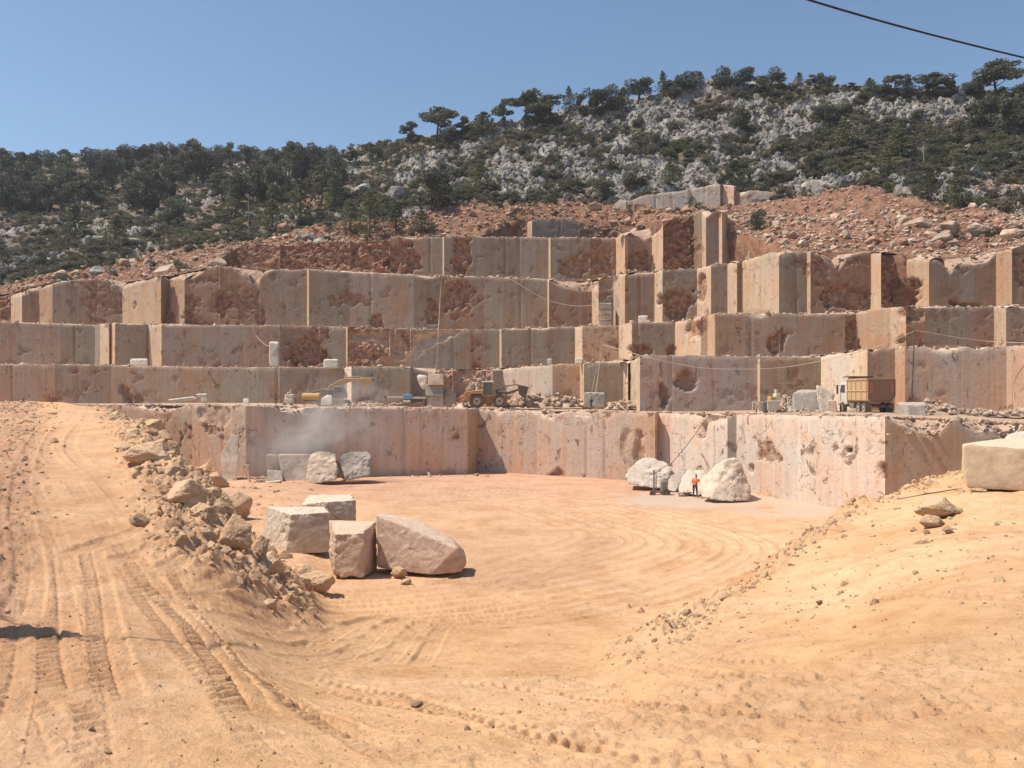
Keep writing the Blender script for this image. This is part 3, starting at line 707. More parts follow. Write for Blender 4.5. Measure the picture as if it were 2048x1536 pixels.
def ledge(name, lev, back, parent, p0=-400, p1=2400, ztab=None, mat=None):
    px = np.linspace(p0, p1, 420); nr = 26
    d0 = pdepth(lev.path, px)+0.68+1.7*np.maximum(0, lev.zn(px)-lev.zt(px, pdepth(lev.path, px))-0.1); d1 = pdepth(back.path, px)+1.6
    d1 = np.maximum(d1, d0+0.3)
    t = np.linspace(0, 1, nr)[:, None]
    D = d0[None]+(d1-d0)[None]*t; PX = np.repeat(px[None], nr, 0)
    X = (PX-1024)/F*D; z = np.repeat(lev.zn(px)[None], nr, 0)-0.04
    z = z+0.05*fbm(X*0.5, D*0.5, oct=3, seed=5)*np.sin(np.pi*t)
    c = np.ones((nr, 420, 4)); c[..., :3] = (0.50, 0.355, 0.24); c[..., :3] *= (1+0.15*fbm(X*0.4, D*0.4, oct=3, seed=6))[..., None]
    me = mesh_np(name, np.stack([X, D, z], -1).reshape(-1, 3), grid_quads(nr, 420), mat=M_GROUND, attrs={'Col': c.reshape(-1, 4), 'wet': np.zeros(nr*420)})
    return link(name, me, parent)

def terrace(label, lev, zbase, seams=(), gouges=(), seed=0, cell=0.2, cat='quarry terrace'):
    a = lev.path[0]
    root = empty('quarry_terrace', ((a[0]-1024)/F*a[1]*0, a[1], 0))
    root.location = (0, 0, 0)
    thing(root, label, cat)
    for i in range(len(lev.path)-1):
        p, q = lev.path[i], lev.path[i+1]
        cut_face(p, q, p[2], lev, zbase, root, seed+i*7, seams, [g for g in gouges if g[0] < q[0]+5 and g[1] > p[0]-5], cell)
    return root

# pit wall
P1 = [(90,96,'s'),(240,88,'s'),(385,76.5,'P'),(492,73.5,'P'),(550,74.8,'P'),(760,77.5,'P'),(935,79.3,'o'),(957,82.2,'P'),(1075,78.6,'P'),(1240,74,'P'),(1310,72.2,'P'),(1317,73.6,'W'),(1455,66.2,'G'),(1473,66.0,'W'),(1560,60.6,'W'),(1655,56.4,'W'),(1770,52.6,'p'),(1900,52.2,'p'),(2100,51.8,'X'),(2420,51.5,'p')]
T1 = [(-400,809),(240,809),(262,811),(290,818),(320,824),(350,818),(375,811),(492,812),(545,814),(565,824),(590,826),(612,816),(760,817),(935,818),(957,819),(985,821),(1000,830),(1015,822),(1055,823),(1070,829),(1100,838),(1118,829),(1140,822),(1150,833),(1170,836),(1190,822),(1240,824),(1317,826),(1380,830),(1405,836),(1420,828),(1440,832),(1455,834),(1473,829),(1560,830),(1640,832),(1770,833),(1800,850),(1825,860),(1850,878),(1880,866),(1900,842),(1915,838),(1935,858),(1950,866),(1985,864),(2010,880),(2030,870),(2048,850),(2100,846),(2420,846)]
L1 = Level(P1, T1)
# ledge heights near bench 1: follow the ground field at left
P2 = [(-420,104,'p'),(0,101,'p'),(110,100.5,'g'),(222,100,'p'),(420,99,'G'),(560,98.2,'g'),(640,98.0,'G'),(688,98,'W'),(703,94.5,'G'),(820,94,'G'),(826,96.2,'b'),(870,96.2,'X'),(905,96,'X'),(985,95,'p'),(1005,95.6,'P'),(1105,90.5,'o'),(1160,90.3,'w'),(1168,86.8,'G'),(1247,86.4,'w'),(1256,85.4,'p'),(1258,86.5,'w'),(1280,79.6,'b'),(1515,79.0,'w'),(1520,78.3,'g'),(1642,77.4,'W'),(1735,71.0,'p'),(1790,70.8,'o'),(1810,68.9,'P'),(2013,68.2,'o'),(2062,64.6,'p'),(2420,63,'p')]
T2 = [(-400,726),(0,729),(60,728),(200,730),(300,733),(500,736),(600,734),(688,736),(700,733),(760,734),(800,733),(826,737),(850,742),(868,748),(880,738),(900,742),(930,739),(960,742),(985,742),(1005,740),(1060,733),(1105,730),(1168,728),(1190,724),(1247,726),(1256,727),(1258,726),(1282,711),(1350,711),(1400,712),(1515,714),(1642,714),(1690,708),(1735,698),(1742,705),(1760,699),(1790,697),(1810,694),(1860,695),(1880,702),(1905,700),(1935,694),(1960,701),(1975,695),(2013,693),(2420,690)]
L2 = Level(P2, T2)
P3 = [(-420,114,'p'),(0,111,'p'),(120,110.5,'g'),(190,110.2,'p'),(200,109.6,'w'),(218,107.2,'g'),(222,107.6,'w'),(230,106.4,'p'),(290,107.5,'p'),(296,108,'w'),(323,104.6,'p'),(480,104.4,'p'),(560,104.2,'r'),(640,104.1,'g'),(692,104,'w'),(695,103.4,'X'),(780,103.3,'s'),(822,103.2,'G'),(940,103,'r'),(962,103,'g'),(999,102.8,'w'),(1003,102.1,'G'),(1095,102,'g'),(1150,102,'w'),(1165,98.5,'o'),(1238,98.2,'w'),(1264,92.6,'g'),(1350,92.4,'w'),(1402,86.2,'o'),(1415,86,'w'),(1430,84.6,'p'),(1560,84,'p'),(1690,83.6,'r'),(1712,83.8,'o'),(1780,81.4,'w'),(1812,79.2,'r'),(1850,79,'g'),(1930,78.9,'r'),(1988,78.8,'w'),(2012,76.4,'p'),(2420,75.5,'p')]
T3 = [(-400,640),(0,644),(100,648),(190,651),(200,648),(230,647),(250,649),(293,649),(323,650),(440,651),(560,650),(612,652),(692,655),(760,657),(822,658),(940,659),(999,658),(1095,659),(1100,656),(1130,654),(1165,654),(1200,652),(1238,651),(1262,645),(1350,645),(1375,640),(1400,633),(1430,628),(1500,625),(1520,630),(1560,626),(1612,629),(1690,628),(1720,626),(1745,618),(1790,615),(1812,612),(1850,616),(1988,613),(2012,616),(2420,608)]
L3 = Level(P3, T3)
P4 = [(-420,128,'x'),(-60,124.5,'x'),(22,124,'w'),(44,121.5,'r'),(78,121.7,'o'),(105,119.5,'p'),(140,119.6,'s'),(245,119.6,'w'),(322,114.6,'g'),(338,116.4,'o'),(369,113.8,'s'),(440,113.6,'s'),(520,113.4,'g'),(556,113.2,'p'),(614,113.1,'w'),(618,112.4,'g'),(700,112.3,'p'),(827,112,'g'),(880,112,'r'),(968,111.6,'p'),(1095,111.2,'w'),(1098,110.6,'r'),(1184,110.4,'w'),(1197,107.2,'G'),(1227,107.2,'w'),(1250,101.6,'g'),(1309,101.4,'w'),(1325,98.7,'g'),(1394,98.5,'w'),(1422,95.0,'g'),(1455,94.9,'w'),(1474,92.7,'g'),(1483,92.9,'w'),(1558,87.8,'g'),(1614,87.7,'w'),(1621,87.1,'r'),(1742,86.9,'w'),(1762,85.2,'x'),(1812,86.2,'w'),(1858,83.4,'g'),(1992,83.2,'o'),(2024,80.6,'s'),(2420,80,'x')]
T4 = [(-400,600),(0,592),(40,592),(80,578),(120,565),(150,560),(190,558),(215,560),(235,572),(248,574),(270,568),(322,552),(338,560),(355,556),(372,560),(395,550),(412,536),(440,532),(460,534),(480,546),(500,552),(515,566),(528,548),(545,540),(556,539),(590,540),(614,538),(700,545),(827,550),(850,555),(880,551),(968,554),(1095,559),(1108,566),(1140,572),(1184,566),(1197,560),(1210,556),(1235,550),(1250,551),(1309,546),(1325,541),(1394,537),(1405,536),(1440,528),(1470,527),(1483,524),(1520,512),(1548,503),(1558,512),(1580,505),(1620,504),(1640,510),(1675,540),(1700,512),(1725,504),(1742,503),(1762,505),(1790,510),(1812,520),(1830,518),(1858,522),(1880,520),(1900,548),(1915,528),(1950,530),(1975,524),(1992,505),(2024,498),(2048,490),(2420,478)]
L4 = Level(P4, T4)
P5 = [(-420,132,'x'),(300,126,'x'),(482,122.5,'X'),(560,121.8,'x'),(700,120.8,'x'),(780,120,'r'),(846,119.4,'G'),(885,119.2,'w'),(888,118.6,'g'),(905,118.6,'r'),(945,118.5,'g'),(1035,118.2,'G'),(1097,118,'w'),(1101,117.2,'g'),(1180,117,'r'),(1232,116.8,'w'),(1250,112.6,'w'),(1256,113.6,'r'),(1304,113.4,'w'),(1326,110.2,'x'),(1420,110.5,'X'),(1470,108,'G'),(1500,104,'x'),(1560,100,'x'),(2420,96,'x')]
T5 = [(-400,598),(0,590),(100,565),(200,556),(300,548),(400,528),(470,500),(482,492),(520,487),(560,490),(600,486),(660,482),(700,482),(760,480),(790,472),(820,478),(846,475),(905,473),(1035,474),(1097,476),(1180,475),(1232,477),(1240,470),(1256,473),(1285,478),(1304,473),(1318,462),(1330,440),(1360,432),(1390,430),(1420,470),(1470,492),(1500,500),(1560,508),(1700,508),(1850,515),(1900,510),(2048,490),(2420,478)]
L5 = Level(P5, T5)
zG = lambda px: np.full(np.shape(px), -0.2)
def zbench1(px):
    g = np.interp(px, [-400, 260, 420, 700], [6.9, 6.88, 6.72, 6.6])
    return np.where(np.asarray(px) < 500, np.minimum(g, L1.zn(px)+0.2), L1.zn(px))
terrace('lowest sawn rock wall around the pit floor, pale and streaked, brightest at right', L1, zG,
        seams=(445, 600, 690, 805, 842, 876, 1174, 1209, 1640),
        gouges=((1266,1288,868,942,0.4,0.5,0.0),(1405,1412,850,885,0.5,0.9,0.0),(395,470,812,850,0.25,0.3,0.3),(1500,1506,930,945,0.8,1,0),(1760,1775,930,960,0.6,0.9,0),(1690,1702,895,905,0.6,1.0,0.0)), seed=100, cell=0.17)
terrace('second sawn rock wall, behind the ledge with the machines', L2, zbench1,
        seams=(24, 420, 553, 1060, 1340), gouges=((240,266,768,812,0.8,1,0),(1345,1392,738,782,0.7,0.75,0.0),(1318,1338,768,815,0.9,0.8,0.0),(1255,1290,700,712,0.3,0.6,0),(872,985,738,800,0.6,0.7,0.4)), seed=300)
terrace('third sawn rock wall, with a bright broken scar above the wheel loader', L3, lambda px: L2.zn(px),
        seams=(150, 478, 905, 1060, 1275, 1500), gouges=((575,650,675,732,0.8,1,0),(1262,1300,690,712,0.9,1,0),(1335,1352,688,712,0.9,1,0),(1372,1412,634,680,0.7,0.9,0.0),(1690,1716,640,715,0.7,0.9,0),(1540,1570,660,705,0.7,0.9,0),(1800,1850,610,640,0.8,0.9,0.1),(1800,1850,665,700,0.5,0.9,0.1)), seed=500)
terrace('fourth sawn rock wall, long and brown with reddish hollows', L4, lambda px: L3.zn(px),
        seams=(190, 555, 740, 1040, 1280, 1590), gouges=((365,395,592,645,0.6,1,0),(430,460,580,640,0.5,0.9,0),(735,770,630,656,0.7,1,0),(850,880,600,650,0.7,1,0),(885,935,570,620,0.6,0.9,0),(1320,1395,580,635,0.9,0.9,0),(1640,1735,560,618,0.8,0.9,0),(512,530,610,650,0.5,0.8,0),(1780,1850,560,612,1.0,0.9,0.1),(1900,1960,600,616,0.7,0.9,0),(1395,1410,545,600,0.6,0.9,0)), seed=700)
terrace('uppermost grey sawn rock wall with red broken rock at its left end', L5, lambda px: L4.zn(px),
        seams=(1010, 1039, 860, 1285), gouges=((905,945,475,548,0.8,1,0),(1120,1180,515,552,0.6,0.9,0),(1185,1230,500,550,0.5,0.8,0),(780,840,490,545,0.9,1,0),(1256,1300,500,550,1.0,1,0)), seed=900)
# small sawn faces higher up
P6 = [(992,126,'x'),(1055,125.5,'w'),(1064,123.2,'g'),(1160,123,'X'),(1240,123,'x')]
T6 = [(992,447),(1055,444),(1075,438),(1130,436),(1165,445),(1200,450),(1240,452)]
L6 = Level(P6, T6, (992, 1240))
r6 = terrace('small brown sawn face on top of the uppermost wall, below the scrub', L6, lambda px: L5.zn(px), seams=(1120,), seed=1100)
P7 = [(1388,109.6,'g'),(1404,108.6,'w'),(1412,107.0,'g'),(1438,107.0,'w'),(1444,106.2,'w'),(1452,107.4,'s'),(1475,107.4,'s')]
T7 = [(1388,428),(1400,418),(1412,436),(1425,424),(1440,420),(1475,446)]
L7 = Level(P7, T7, (1388, 1475))
terrace('narrow upright slabs left standing beside the red rubble slope', L7, lambda px: np.full(np.shape(px), 22.5), seed=1200)
P8 = [(1228,127.5,'c'),(1252,126.8,'W'),(1256,127.3,'c'),(1376,125.5,'c'),(1380,126,'c'),(1440,124.8,'g'),(1446,125.4,'W'),(1468,124.2,'s'),(1478,124.2,'W'),(1548,123.2,'x'),(1592,122.8,'W'),(1676,121.6,'x')]
T8 = [(1228,410),(1240,398),(1256,404),(1290,390),(1340,384),(1376,380),(1410,372),(1440,368),(1470,374),(1480,392),(1500,380),(1545,384),(1560,396),(1592,392),(1612,364),(1625,358),(1650,364),(1676,372)]
L8 = Level(P8, T8, (1228, 1676))
terrace('pale grey trial cuts in the slope below the scrub', L8, lambda px: ZC+(HZ-np.interp(px, [1228, 1470, 1676], [416, 412, 396]))/F*124.5, seams=(1310, 1345, 1410, 1640), seed=1300)
for lv, bk, nm in ((L1, L2, 'first'), (L2, L3, 'second'), (L3, L4, 'third'), (L4, L5, 'fourth')):
    p0 = 60 if lv is L1 else -400
    o = ledge('ledge', lv, bk, None, p0=p0); o['kind'] = 'structure'
    o['label'] = 'dusty level ledge on top of the %s rock wall' % nm
def bz(px, D=None): return float(L1.zn(px))

# ------------------------------------------------------------------ the hill
HCp = {
 -300: [(600,128),(560,136),(500,150),(430,185),(370,225),(330,265),(345,320)],
 0: [(590,126),(552,136),(500,150),(430,182),(370,222),(318,268),(330,320)],
 120: [(570,121.8),(530,134),(490,148),(430,178),(370,215),(314,262),(326,315)],
 250: [(572,121),(505,134),(450,158),(395,190),(345,228),(306,262),(320,315)],
 400: [(544,116.5),(500,128),(450,150),(390,182),(340,222),(304,256),(318,310)],
 480: [(493,124),(470,132),(420,158),(370,193),(325,232),(304,254),(318,305)],
 700: [(484,123),(458,130),(405,150),(355,175),(320,205),(306,218),(322,270)],
 850: [(476,121),(440,129),(395,141),(350,155),(305,170),(276,180),(292,225)],
 950: [(474,120.6),(420,130),(375,142),(330,154),(285,167),(256,176),(275,222)],
 1050: [(437,127),(405,132),(360,143),(310,155),(270,164),(244,171),(262,215)],
 1160: [(440,127),(400,132),(350,143),(300,153),(255,163),(222,170),(240,212)],
 1250: [(452,124),(415,127.5),(360,137),(310,147),(255,158),(203,168),(225,210)],
 1376: [(432,114),(412,125.5),(350,135),(290,146),(235,156),(184,165),(205,205)],
 1480: [(470,106),(410,124.2),(350,133),(290,143),(230,152),(172,162),(195,200)],
 1600: [(505,89.4),(395,122),(345,131),(285,140),(225,149),(172,158),(195,198)],
 1700: [(505,88.8),(385,118),(340,128),(285,137),(228,146),(178,154),(200,195)],
 1850: [(514,85.5),(378,114),(335,124),(285,133),(235,142),(186,151),(205,192)],
 1960: [(518,85.2),(400,107),(345,120),(290,130),(235,140),(188,149),(205,190)],
 2060: [(488,82.4),(405,105),(350,117),(290,128),(235,138),(192,147),(208,188)],
 2450: [(470,82),(410,102),(350,115),(290,126),(235,136),(200,145),(214,185)],
}
NCh, NRh = 850, 400
hpx = np.linspace(-300, 2450, NCh)
hc = sorted(HCp)
tt = np.linspace(0, 6, NRh)
A_py = np.array([np.interp(tt, range(7), [a for a, _ in HCp[c]]) for c in hc]); A_D = np.array([np.interp(tt, range(7), [b for _, b in HCp[c]]) for c in hc])
u = np.interp(hpx, hc, np.arange(len(hc))); i_ = np.clip(u.astype(int), 0, len(hc)-2); f_ = (u-i_); f_ = 0.5*f_+0.5*f_*f_*(3-2*f_)
Hpy = (A_py[i_]*(1-f_)[:, None]+A_py[i_+1]*f_[:, None]).T; HD = (A_D[i_]*(1-f_)[:, None]+A_D[i_+1]*f_[:, None]).T
HPX = np.repeat(hpx[None], NRh, 0)
HZ0 = ZC+(HZ-Hpy)/F*HD
HX = (HPX-1024)/F*HD
rowt = np.repeat(tt[:, None], NCh, 1)
edge = sstep(0.0, 0.25, rowt)
# how red and how rocky
redm = np.zeros_like(HX)
rl = np.interp(HPX, [-300, 0, 250, 480, 700, 850, 950, 1050, 1250, 1480, 1700, 1850, 1960, 2060, 2450], [588, 572, 515, 478, 440, 432, 408, 402, 404, 404, 372, 400, 425, 430, 430])
wob = 14*fbm(HX*0.12, HD*0.12, oct=4, seed=120)
redm = sstep(rl-4, rl+8, Hpy+wob)
redm = np.maximum(redm, 0.8*sstep(0.35, 0.1, np.hypot((HPX-620)/110, (Hpy-405)/25)*0.4+0.1*fbm(HX*0.4, HD*0.4, oct=3, seed=4)))
redm = np.maximum(redm, 0.7*sstep(385, 392, Hpy)*sstep(1560, 1600, HPX)*sstep(2100, 1990, HPX)*0)
mm = sstep(365, 372, Hpy)*sstep(1880, 1960, HPX)*sstep(392, 384, Hpy)
redm = np.maximum(redm, mm)
rocky = np.interp(HPX, [0, 500, 800, 1000, 1200, 2048], [0.12, 0.18, 0.34, 0.48, 0.64, 0.50])
veg = sstep(1560, 1700, HPX)*sstep(245, 285, Hpy)*sstep(360, 340, Hpy)
rk_n = fbm(HX*0.10, HD*0.16, HZ0*0.10, oct=4, seed=130)
rockm = sstep(0.42-rocky*0.9, 0.60-rocky*0.9, rk_n+0.35*fbm(HX*0.6, HD*0.6, HZ0*0.6, oct=3, seed=131))*(1-0.8*veg)*(1-redm)
ridge = 1-np.abs(fbm(HX*0.33, HD*0.33, HZ0*0.2, oct=5, seed=140, gain=0.6))
flute = fbm(HX*1.1, HD*0.16, HZ0*0.14, oct=4, seed=141, gain=0.65)
dh = 0.9*fbm(HX*0.12, HD*0.12, oct=4, seed=142)+rockm*(2.6*(ridge-0.78)+0.8*flute)+(1-rockm)*0.35*fbm(HX*0.7, HD*0.7, oct=4, seed=143)
dh += redm*(0.35*fbm(HX*0.8, HD*0.8, oct=4, seed=144)+0.5*(1-np.abs(fbm(HX*0.35, HD*0.35, oct=4, seed=145))-0.6)-rockm*0)
# step-like outcrops
st = fbm(HX*0.06, HD*0.10, oct=3, seed=150)*3+HZ0*0.22
dh += 1.3*rockm*(sstep(0.35, 0.6, st % 1.0)-0.5)
HZ1 = HZ0+dh*edge-0.05
sk = 6
HXs = np.concatenate([np.repeat(HX[:1], sk, 0), HX]); HDs = np.concatenate([HD[:1]-0.0*np.ones((sk, 1))+0.0, HD])
zz_ = HZ1[:1]-np.linspace(9, 1.5, sk)[:, None]; HZs = np.concatenate([zz_, HZ1])
HXs[:sk] += 0.4*fbm(HXs[:sk]*0.5, HZs[:sk]*0.5, oct=3, seed=2); HDs[:sk] += 0.5*fbm(HXs[:sk]*0.5, HZs[:sk]*0.5, oct=4, seed=1)
redS = np.concatenate([np.ones((sk, NCh)), redm]); rockS = np.concatenate([np.zeros((sk, NCh)), rockm])
me = mesh_np('hill', np.stack([HXs, HDs, HZs], -1).reshape(-1, 3), grid_quads(NRh+sk, NCh), mat=M_HILL, smooth=True, attrs={'red': np.clip(redS, 0, 1).ravel(), 'rock': rockS.ravel()})
hill = link('hill', me); hill['kind'] = 'structure'; hill['label'] = 'rocky scrub covered limestone hill above the quarry'
HROW = HZ-(HZ1-ZC)/HD*F
def hill_at(px, py):
    c = int(np.clip(round((px-hpx[0])/(hpx[-1]-hpx[0])*(NCh-1)), 0, NCh-1))
    r = HROW[:, c]; kmax = int(NRh*5/6)
    k = np.where(r[:kmax] <= py)[0]
    k = int(k[0]) if len(k) else int(np.argmin(r[:kmax]))
    return Vector((float(HX[k, c]), float(HD[k, c]), float(HZ1[k, c])))
# ------------------------------------------------------------------ trees and shrubs
def leaf_cloud(centres, per, size, seed, flat=0.0):
    """small leaf-sized faces spread through ellipsoids (cx,cy,cz,rx,ry,rz)"""
    r = np.random.default_rng(seed); V = []; 
    for c in centres:
        n = int(per*c[6]) if len(c) > 6 else per
        d = r.normal(size=(n, 3)); d /= np.linalg.norm(d, axis=1)[:, None]
        rad = r.uniform(0.25, 1.0, n)**0.45
        p = np.array(c[:3])+d*rad[:, None]*np.array(c[3:6])
        a = r.normal(size=(n, 3)); a[:, 2] *= (1-flat); a /= np.linalg.norm(a, axis=1)[:, None]
        b = np.cross(a, r.normal(size=(n, 3))); b /= np.linalg.norm(b, axis=1)[:, None]
        s = size*r.uniform(0.6, 1.35, n)[:, None]
        V.append(np.stack([p-a*s-b*s*0.5, p+a*s-b*s*0.55, p+a*s*0.8+b*s*0.5, p-a*s*0.7+b*s*0.6], 1).reshape(-1, 3))
    V = np.concatenate(V); return V, np.arange(len(V)).reshape(-1, 4)

def tube_np(path, radii, seg=6):
    path = np.array(path, float); n = len(path); V = []; Q = []
    for i in range(n):
        d = path[min(i+1, n-1)]-path[max(i-1, 0)]; d = d/(np.linalg.norm(d)+1e-9)
        u = np.cross(d, [0.13, 0.97, 0.2]); u /= np.linalg.norm(u)+1e-9; v = np.cross(d, u)
        for k in range(seg):
            a = 2*math.pi*k/seg; V.append(path[i]+radii[i]*(math.cos(a)*u+math.sin(a)*v))
    for i in range(n-1):
        for k in range(seg): Q.append([i*seg+k, i*seg+(k+1) % seg, (i+1)*seg+(k+1) % seg, (i+1)*seg+k])
    return np.array(V), np.array(Q)
def cat_mesh(parts):
    V = []; Q = []; o = 0
    for v, q in parts: V.append(v); Q.append(q+o); o += len(v)
    return np.concatenate(V), np.concatenate(Q)

def make_tree_meshes(kind, seed):
    r = random.Random(seed); tubes = []; cl = []
    if kind == 'umbrella':
        lean = (r.uniform(-.08, .08), r.uniform(-.05, .05))
        tr = [(lean[0]*t, lean[1]*t, t*0.8) for t in (0, .25, .5, .75, 1.0)]
        tubes.append(tube_np(tr, [0.032, 0.027, 0.022, 0.016, 0.008]))
        for k in range(11):
            t = r.uniform(0.38, 0.98); a = r.uniform(0, 6.28); L = (0.50-0.28*(t-0.4))*r.uniform(0.55, 1.0)
            b = np.array([lean[0]*t, lean[1]*t, t*0.8]); e = b+np.array([math.cos(a)*L, math.sin(a)*L, 0.10*L+r.uniform(0, .10)])
            tubes.append(tube_np([b, (b+e)/2+[0, 0, -.01], e], [0.012, 0.008, 0.004], 5))
            cl.append((*e, r.uniform(.13, .21), r.uniform(.13, .21), r.uniform(.06, .10), 1.2))
            if r.random() < 0.6:
                m = b+(e-b)*0.55+np.array([0, 0, 0.03]); cl.append((*m, .12, .12, .05, 0.8))
        for k in range(3): cl.append((lean[0]+r.uniform(-.12, .12), lean[1]+r.uniform(-.1, .1), r.uniform(.80, .93), .17, .17, .07, 1.1))
        V, Q = leaf_cloud(cl, 115, 0.026, seed, 0.3); mat = M_LEAF_PINE
    elif kind == 'round':
        tr = [(0.01*math.sin(t*5), 0, t*0.6) for t in (0, .3, .6, 1.0)]
        tubes.append(tube_np(tr, [0.04, 0.03, 0.024, 0.01]))
        for k in range(13):
            a = r.uniform(0, 6.28); h = r.uniform(0.24, 0.86); rr = 0.34*math.sqrt(max(0.05, 1-((h-0.55)/0.42)**2))*r.uniform(.4, 1)
            cl.append((math.cos(a)*rr, math.sin(a)*rr, h, r.uniform(.15, .24), r.uniform(.15, .24), r.uniform(.11, .18), 1.0))
            tubes.append(tube_np([(0, 0, h*0.5), (math.cos(a)*rr*.5, math.sin(a)*rr*.5, h*.85), (math.cos(a)*rr, math.sin(a)*rr, h)], [.012, .009, .004], 5))
        V, Q = leaf_cloud(cl, 190, 0.025, seed); mat = M_LEAF_DARK
    elif kind == 'cone':
        tubes.append(tube_np([(0, 0, 0), (0, 0, .5), (0.01, 0, 1.0)], [0.025, 0.016, 0.004]))
        for k in range(26):
            h = 0.10+0.86*(k/26)+r.uniform(-.02, .02); a = k*2.4+r.uniform(-.3, .3); L = (0.40*(1-h)+0.04)*r.uniform(.65, 1.1)
            e = (math.cos(a)*L*.7, math.sin(a)*L*.7, h+0.05*L)
            cl.append((*e, L*.5+.03, L*.5+.03, .045+0.03*(1-h), 0.55))
            tubes.append(tube_np([(0, 0, h-.03), e], [.008, .003], 4))
        V, Q = leaf_cloud(cl, 110, 0.020, seed); mat = M_LEAF_YOUNG
    else:  # shrub
        for k in range(9):
            a = r.uniform(0, 6.28); rr = r.uniform(0, .36); h = r.uniform(.22, .78)*(1-rr*.7)
            cl.append((math.cos(a)*rr, math.sin(a)*rr, h, r.uniform(.14, .24), r.uniform(.14, .24), r.uniform(.12, .2), 1.0))
            tubes.append(tube_np([(0, 0, 0), (math.cos(a)*rr*.5, math.sin(a)*rr*.5, h*.6), (math.cos(a)*rr, math.sin(a)*rr, h)], [.014, .01, .004], 4))
        V, Q = leaf_cloud(cl, 85, 0.032, seed); mat = {0: M_LEAF_SCRUB, 1: M_LEAF_DARK, 2: M_LEAF_YOUNG}[seed % 3]
    crown = mesh_np('crown', V, Q, mat=mat, smooth=False)
    tv, tq = cat_mesh(tubes); trunk = mesh_np('trunk', tv, tq, mat=M_BARK)
    return crown, trunk
PROTO = {k: [make_tree_meshes(k, 40+i*3+s) for i in range(n)] for k, n, s in (('umbrella', 5, 0), ('round', 5, 0), ('cone', 4, 1))}
SHRUB = [make_tree_meshes('shrub', 60+i) for i in range(6)]

def tree(kind, px, base, h, wpx, label, cat='pine tree', group=None, name='pine_tree'):
    p = hill_at(px, base); D = p.y
    H = h/F*D*1.1; Wd = wpx/F*D*1.18
    nat = {'umbrella': 1.15, 'round': 1.0, 'cone': 0.72}[kind]
    root = empty(name, p-Vector((0, 0, 0.03*H)), R.uniform(0, 6.28))
    sx = Wd/nat/1.0; root.scale = (sx, sx, H)
    crown, trunk = R.choice(PROTO[kind])
    link('crown', crown, root); link('trunk', trunk, root)
    thing(root, label, cat, group)
    return root

# left ridge
lr = [(14,352,46,60),(45,345,40,30),(74,344,42,30),(103,343,42,32),(130,340,40,34),(178,334,36,40),(205,335,36,42),(228,333,32,28),(252,335,46,32),(281,336,44,36),(304,336,46,32),(330,338,48,36),(351,334,44,30),(381,336,54,52),(412,322,26,18),(438,328,38,28),(461,338,48,42),(496,330,38,46),(546,344,48,42),(577,350,56,60),(626,352,60,62),(662,332,38,42),(700,330,36,32)]
for i, (a, b, h, w_) in enumerate(lr):
    tree('umbrella' if i % 3 == 1 else 'round', a, b, h, w_, 'dark round-headed pine in the row along the left ridge against the sky', group='pines along the left ridge')
tree('umbrella', 740, 322, 34, 42, 'lone flat-topped pine with a bare stem at the right end of the left ridge')
r_ = random.Random(77)
for i in range(36):
    a = (i*61+r_.uniform(0, 40)) % 690; b = r_.uniform(372, 432)-a*0.02; h = r_.uniform(58, 82); w_ = h*r_.uniform(.6, .85)
    tree('umbrella' if i % 2 else 'round', a, b, h, w_, 'tall dark pine with a bare trunk among the pines on the left slope', group='pines on the left slope')
sk = [('umbrella',820,288,40,48,'dark pine left of the tall pine where the right slope begins'),('umbrella',872,292,76,84,'tall dark spreading pine standing first on the rising skyline'),
 ('umbrella',928,276,40,42,'dark pine just right of the tall spreading pine'),('round',900,290,30,40,'low dark bush-like pine at the foot of the tall spreading pine'),('cone',968,272,46,60,'light green young pine left of the wide pine on the skyline'),
 ('umbrella',1010,254,52,44,'feathery leaning pine at the left side of the wide pine'),('umbrella',1050,254,66,100,'wide dark green pine with a visible trunk on the skyline'),('umbrella',1098,238,42,64,'flat light-topped pine at the right side of the wide pine'),
 ('cone',1139,222,46,28,'thin pale conical tree standing alone on the skyline'),('round',1158,228,38,28,'small dark tree beside the thin pale conical tree'),('round',1186,238,56,54,'broad dark shaggy tree on the rising skyline, light stones below it'),
 ('round',1222,222,50,50,'dark leaning tree left of the small light green cone'),('cone',1246,222,44,32,'small light green cone-shaped pine in front of dark trees'),('round',1276,200,42,62,'dense dark dome-shaped tree on the middle skyline'),
 ('cone',1326,196,50,28,'slim pale green conical pine on the middle skyline'),('round',1344,198,44,50,'dark tree just right of the slim conical pine'),('round',1381,184,40,48,'dark dome tree left of the small pale cone near the summit'),('cone',1400,174,28,22,'small pale green cone near the summit'),
 ('round',1448,180,44,52,'large dark dome tree, left one of the pair near the summit'),('round',1488,176,38,46,'large dark dome tree, right one of the pair near the summit'),('round',1544,184,40,64,'wide low dark tree behind pale rocks on the summit'),
 ('cone',1597,172,24,20,'small conical pine between two dark trees on the summit'),('umbrella',1625,176,26,28,'small thin feathery pine on the summit'),('round',1650,178,30,38,'dark dome tree right of the feathery pine'),
 ('umbrella',1706,182,16,26,'low dark bush-like tree on the pale summit rocks'),('cone',1741,192,32,40,'young green pine left of the two-topped pine'),('umbrella',1790,194,42,56,'dark pine with a flat top on the right skyline'),('cone',1816,194,36,40,'lighter pine at the right side of the flat-topped pine'),
 ('umbrella',1868,190,40,84,'broad dark spreading pine on the right skyline'),('cone',1898,194,26,30,'low light green pine at the right foot of the broad pine'),('round',1945,192,30,42,'small green tree left of the largest pine at right'),
 ('umbrella',1993,196,72,104,'largest pine of all, layered and dark, near the right edge'),('round',2040,222,54,60,'dark tree under the largest pine at the right edge')]
for k, a, b, h, w_, lb in sk: tree(k, a, b, h, w_, lb, cat='pine tree' if k != 'round' else 'tree', name='pine_tree' if k != 'round' else 'tree')
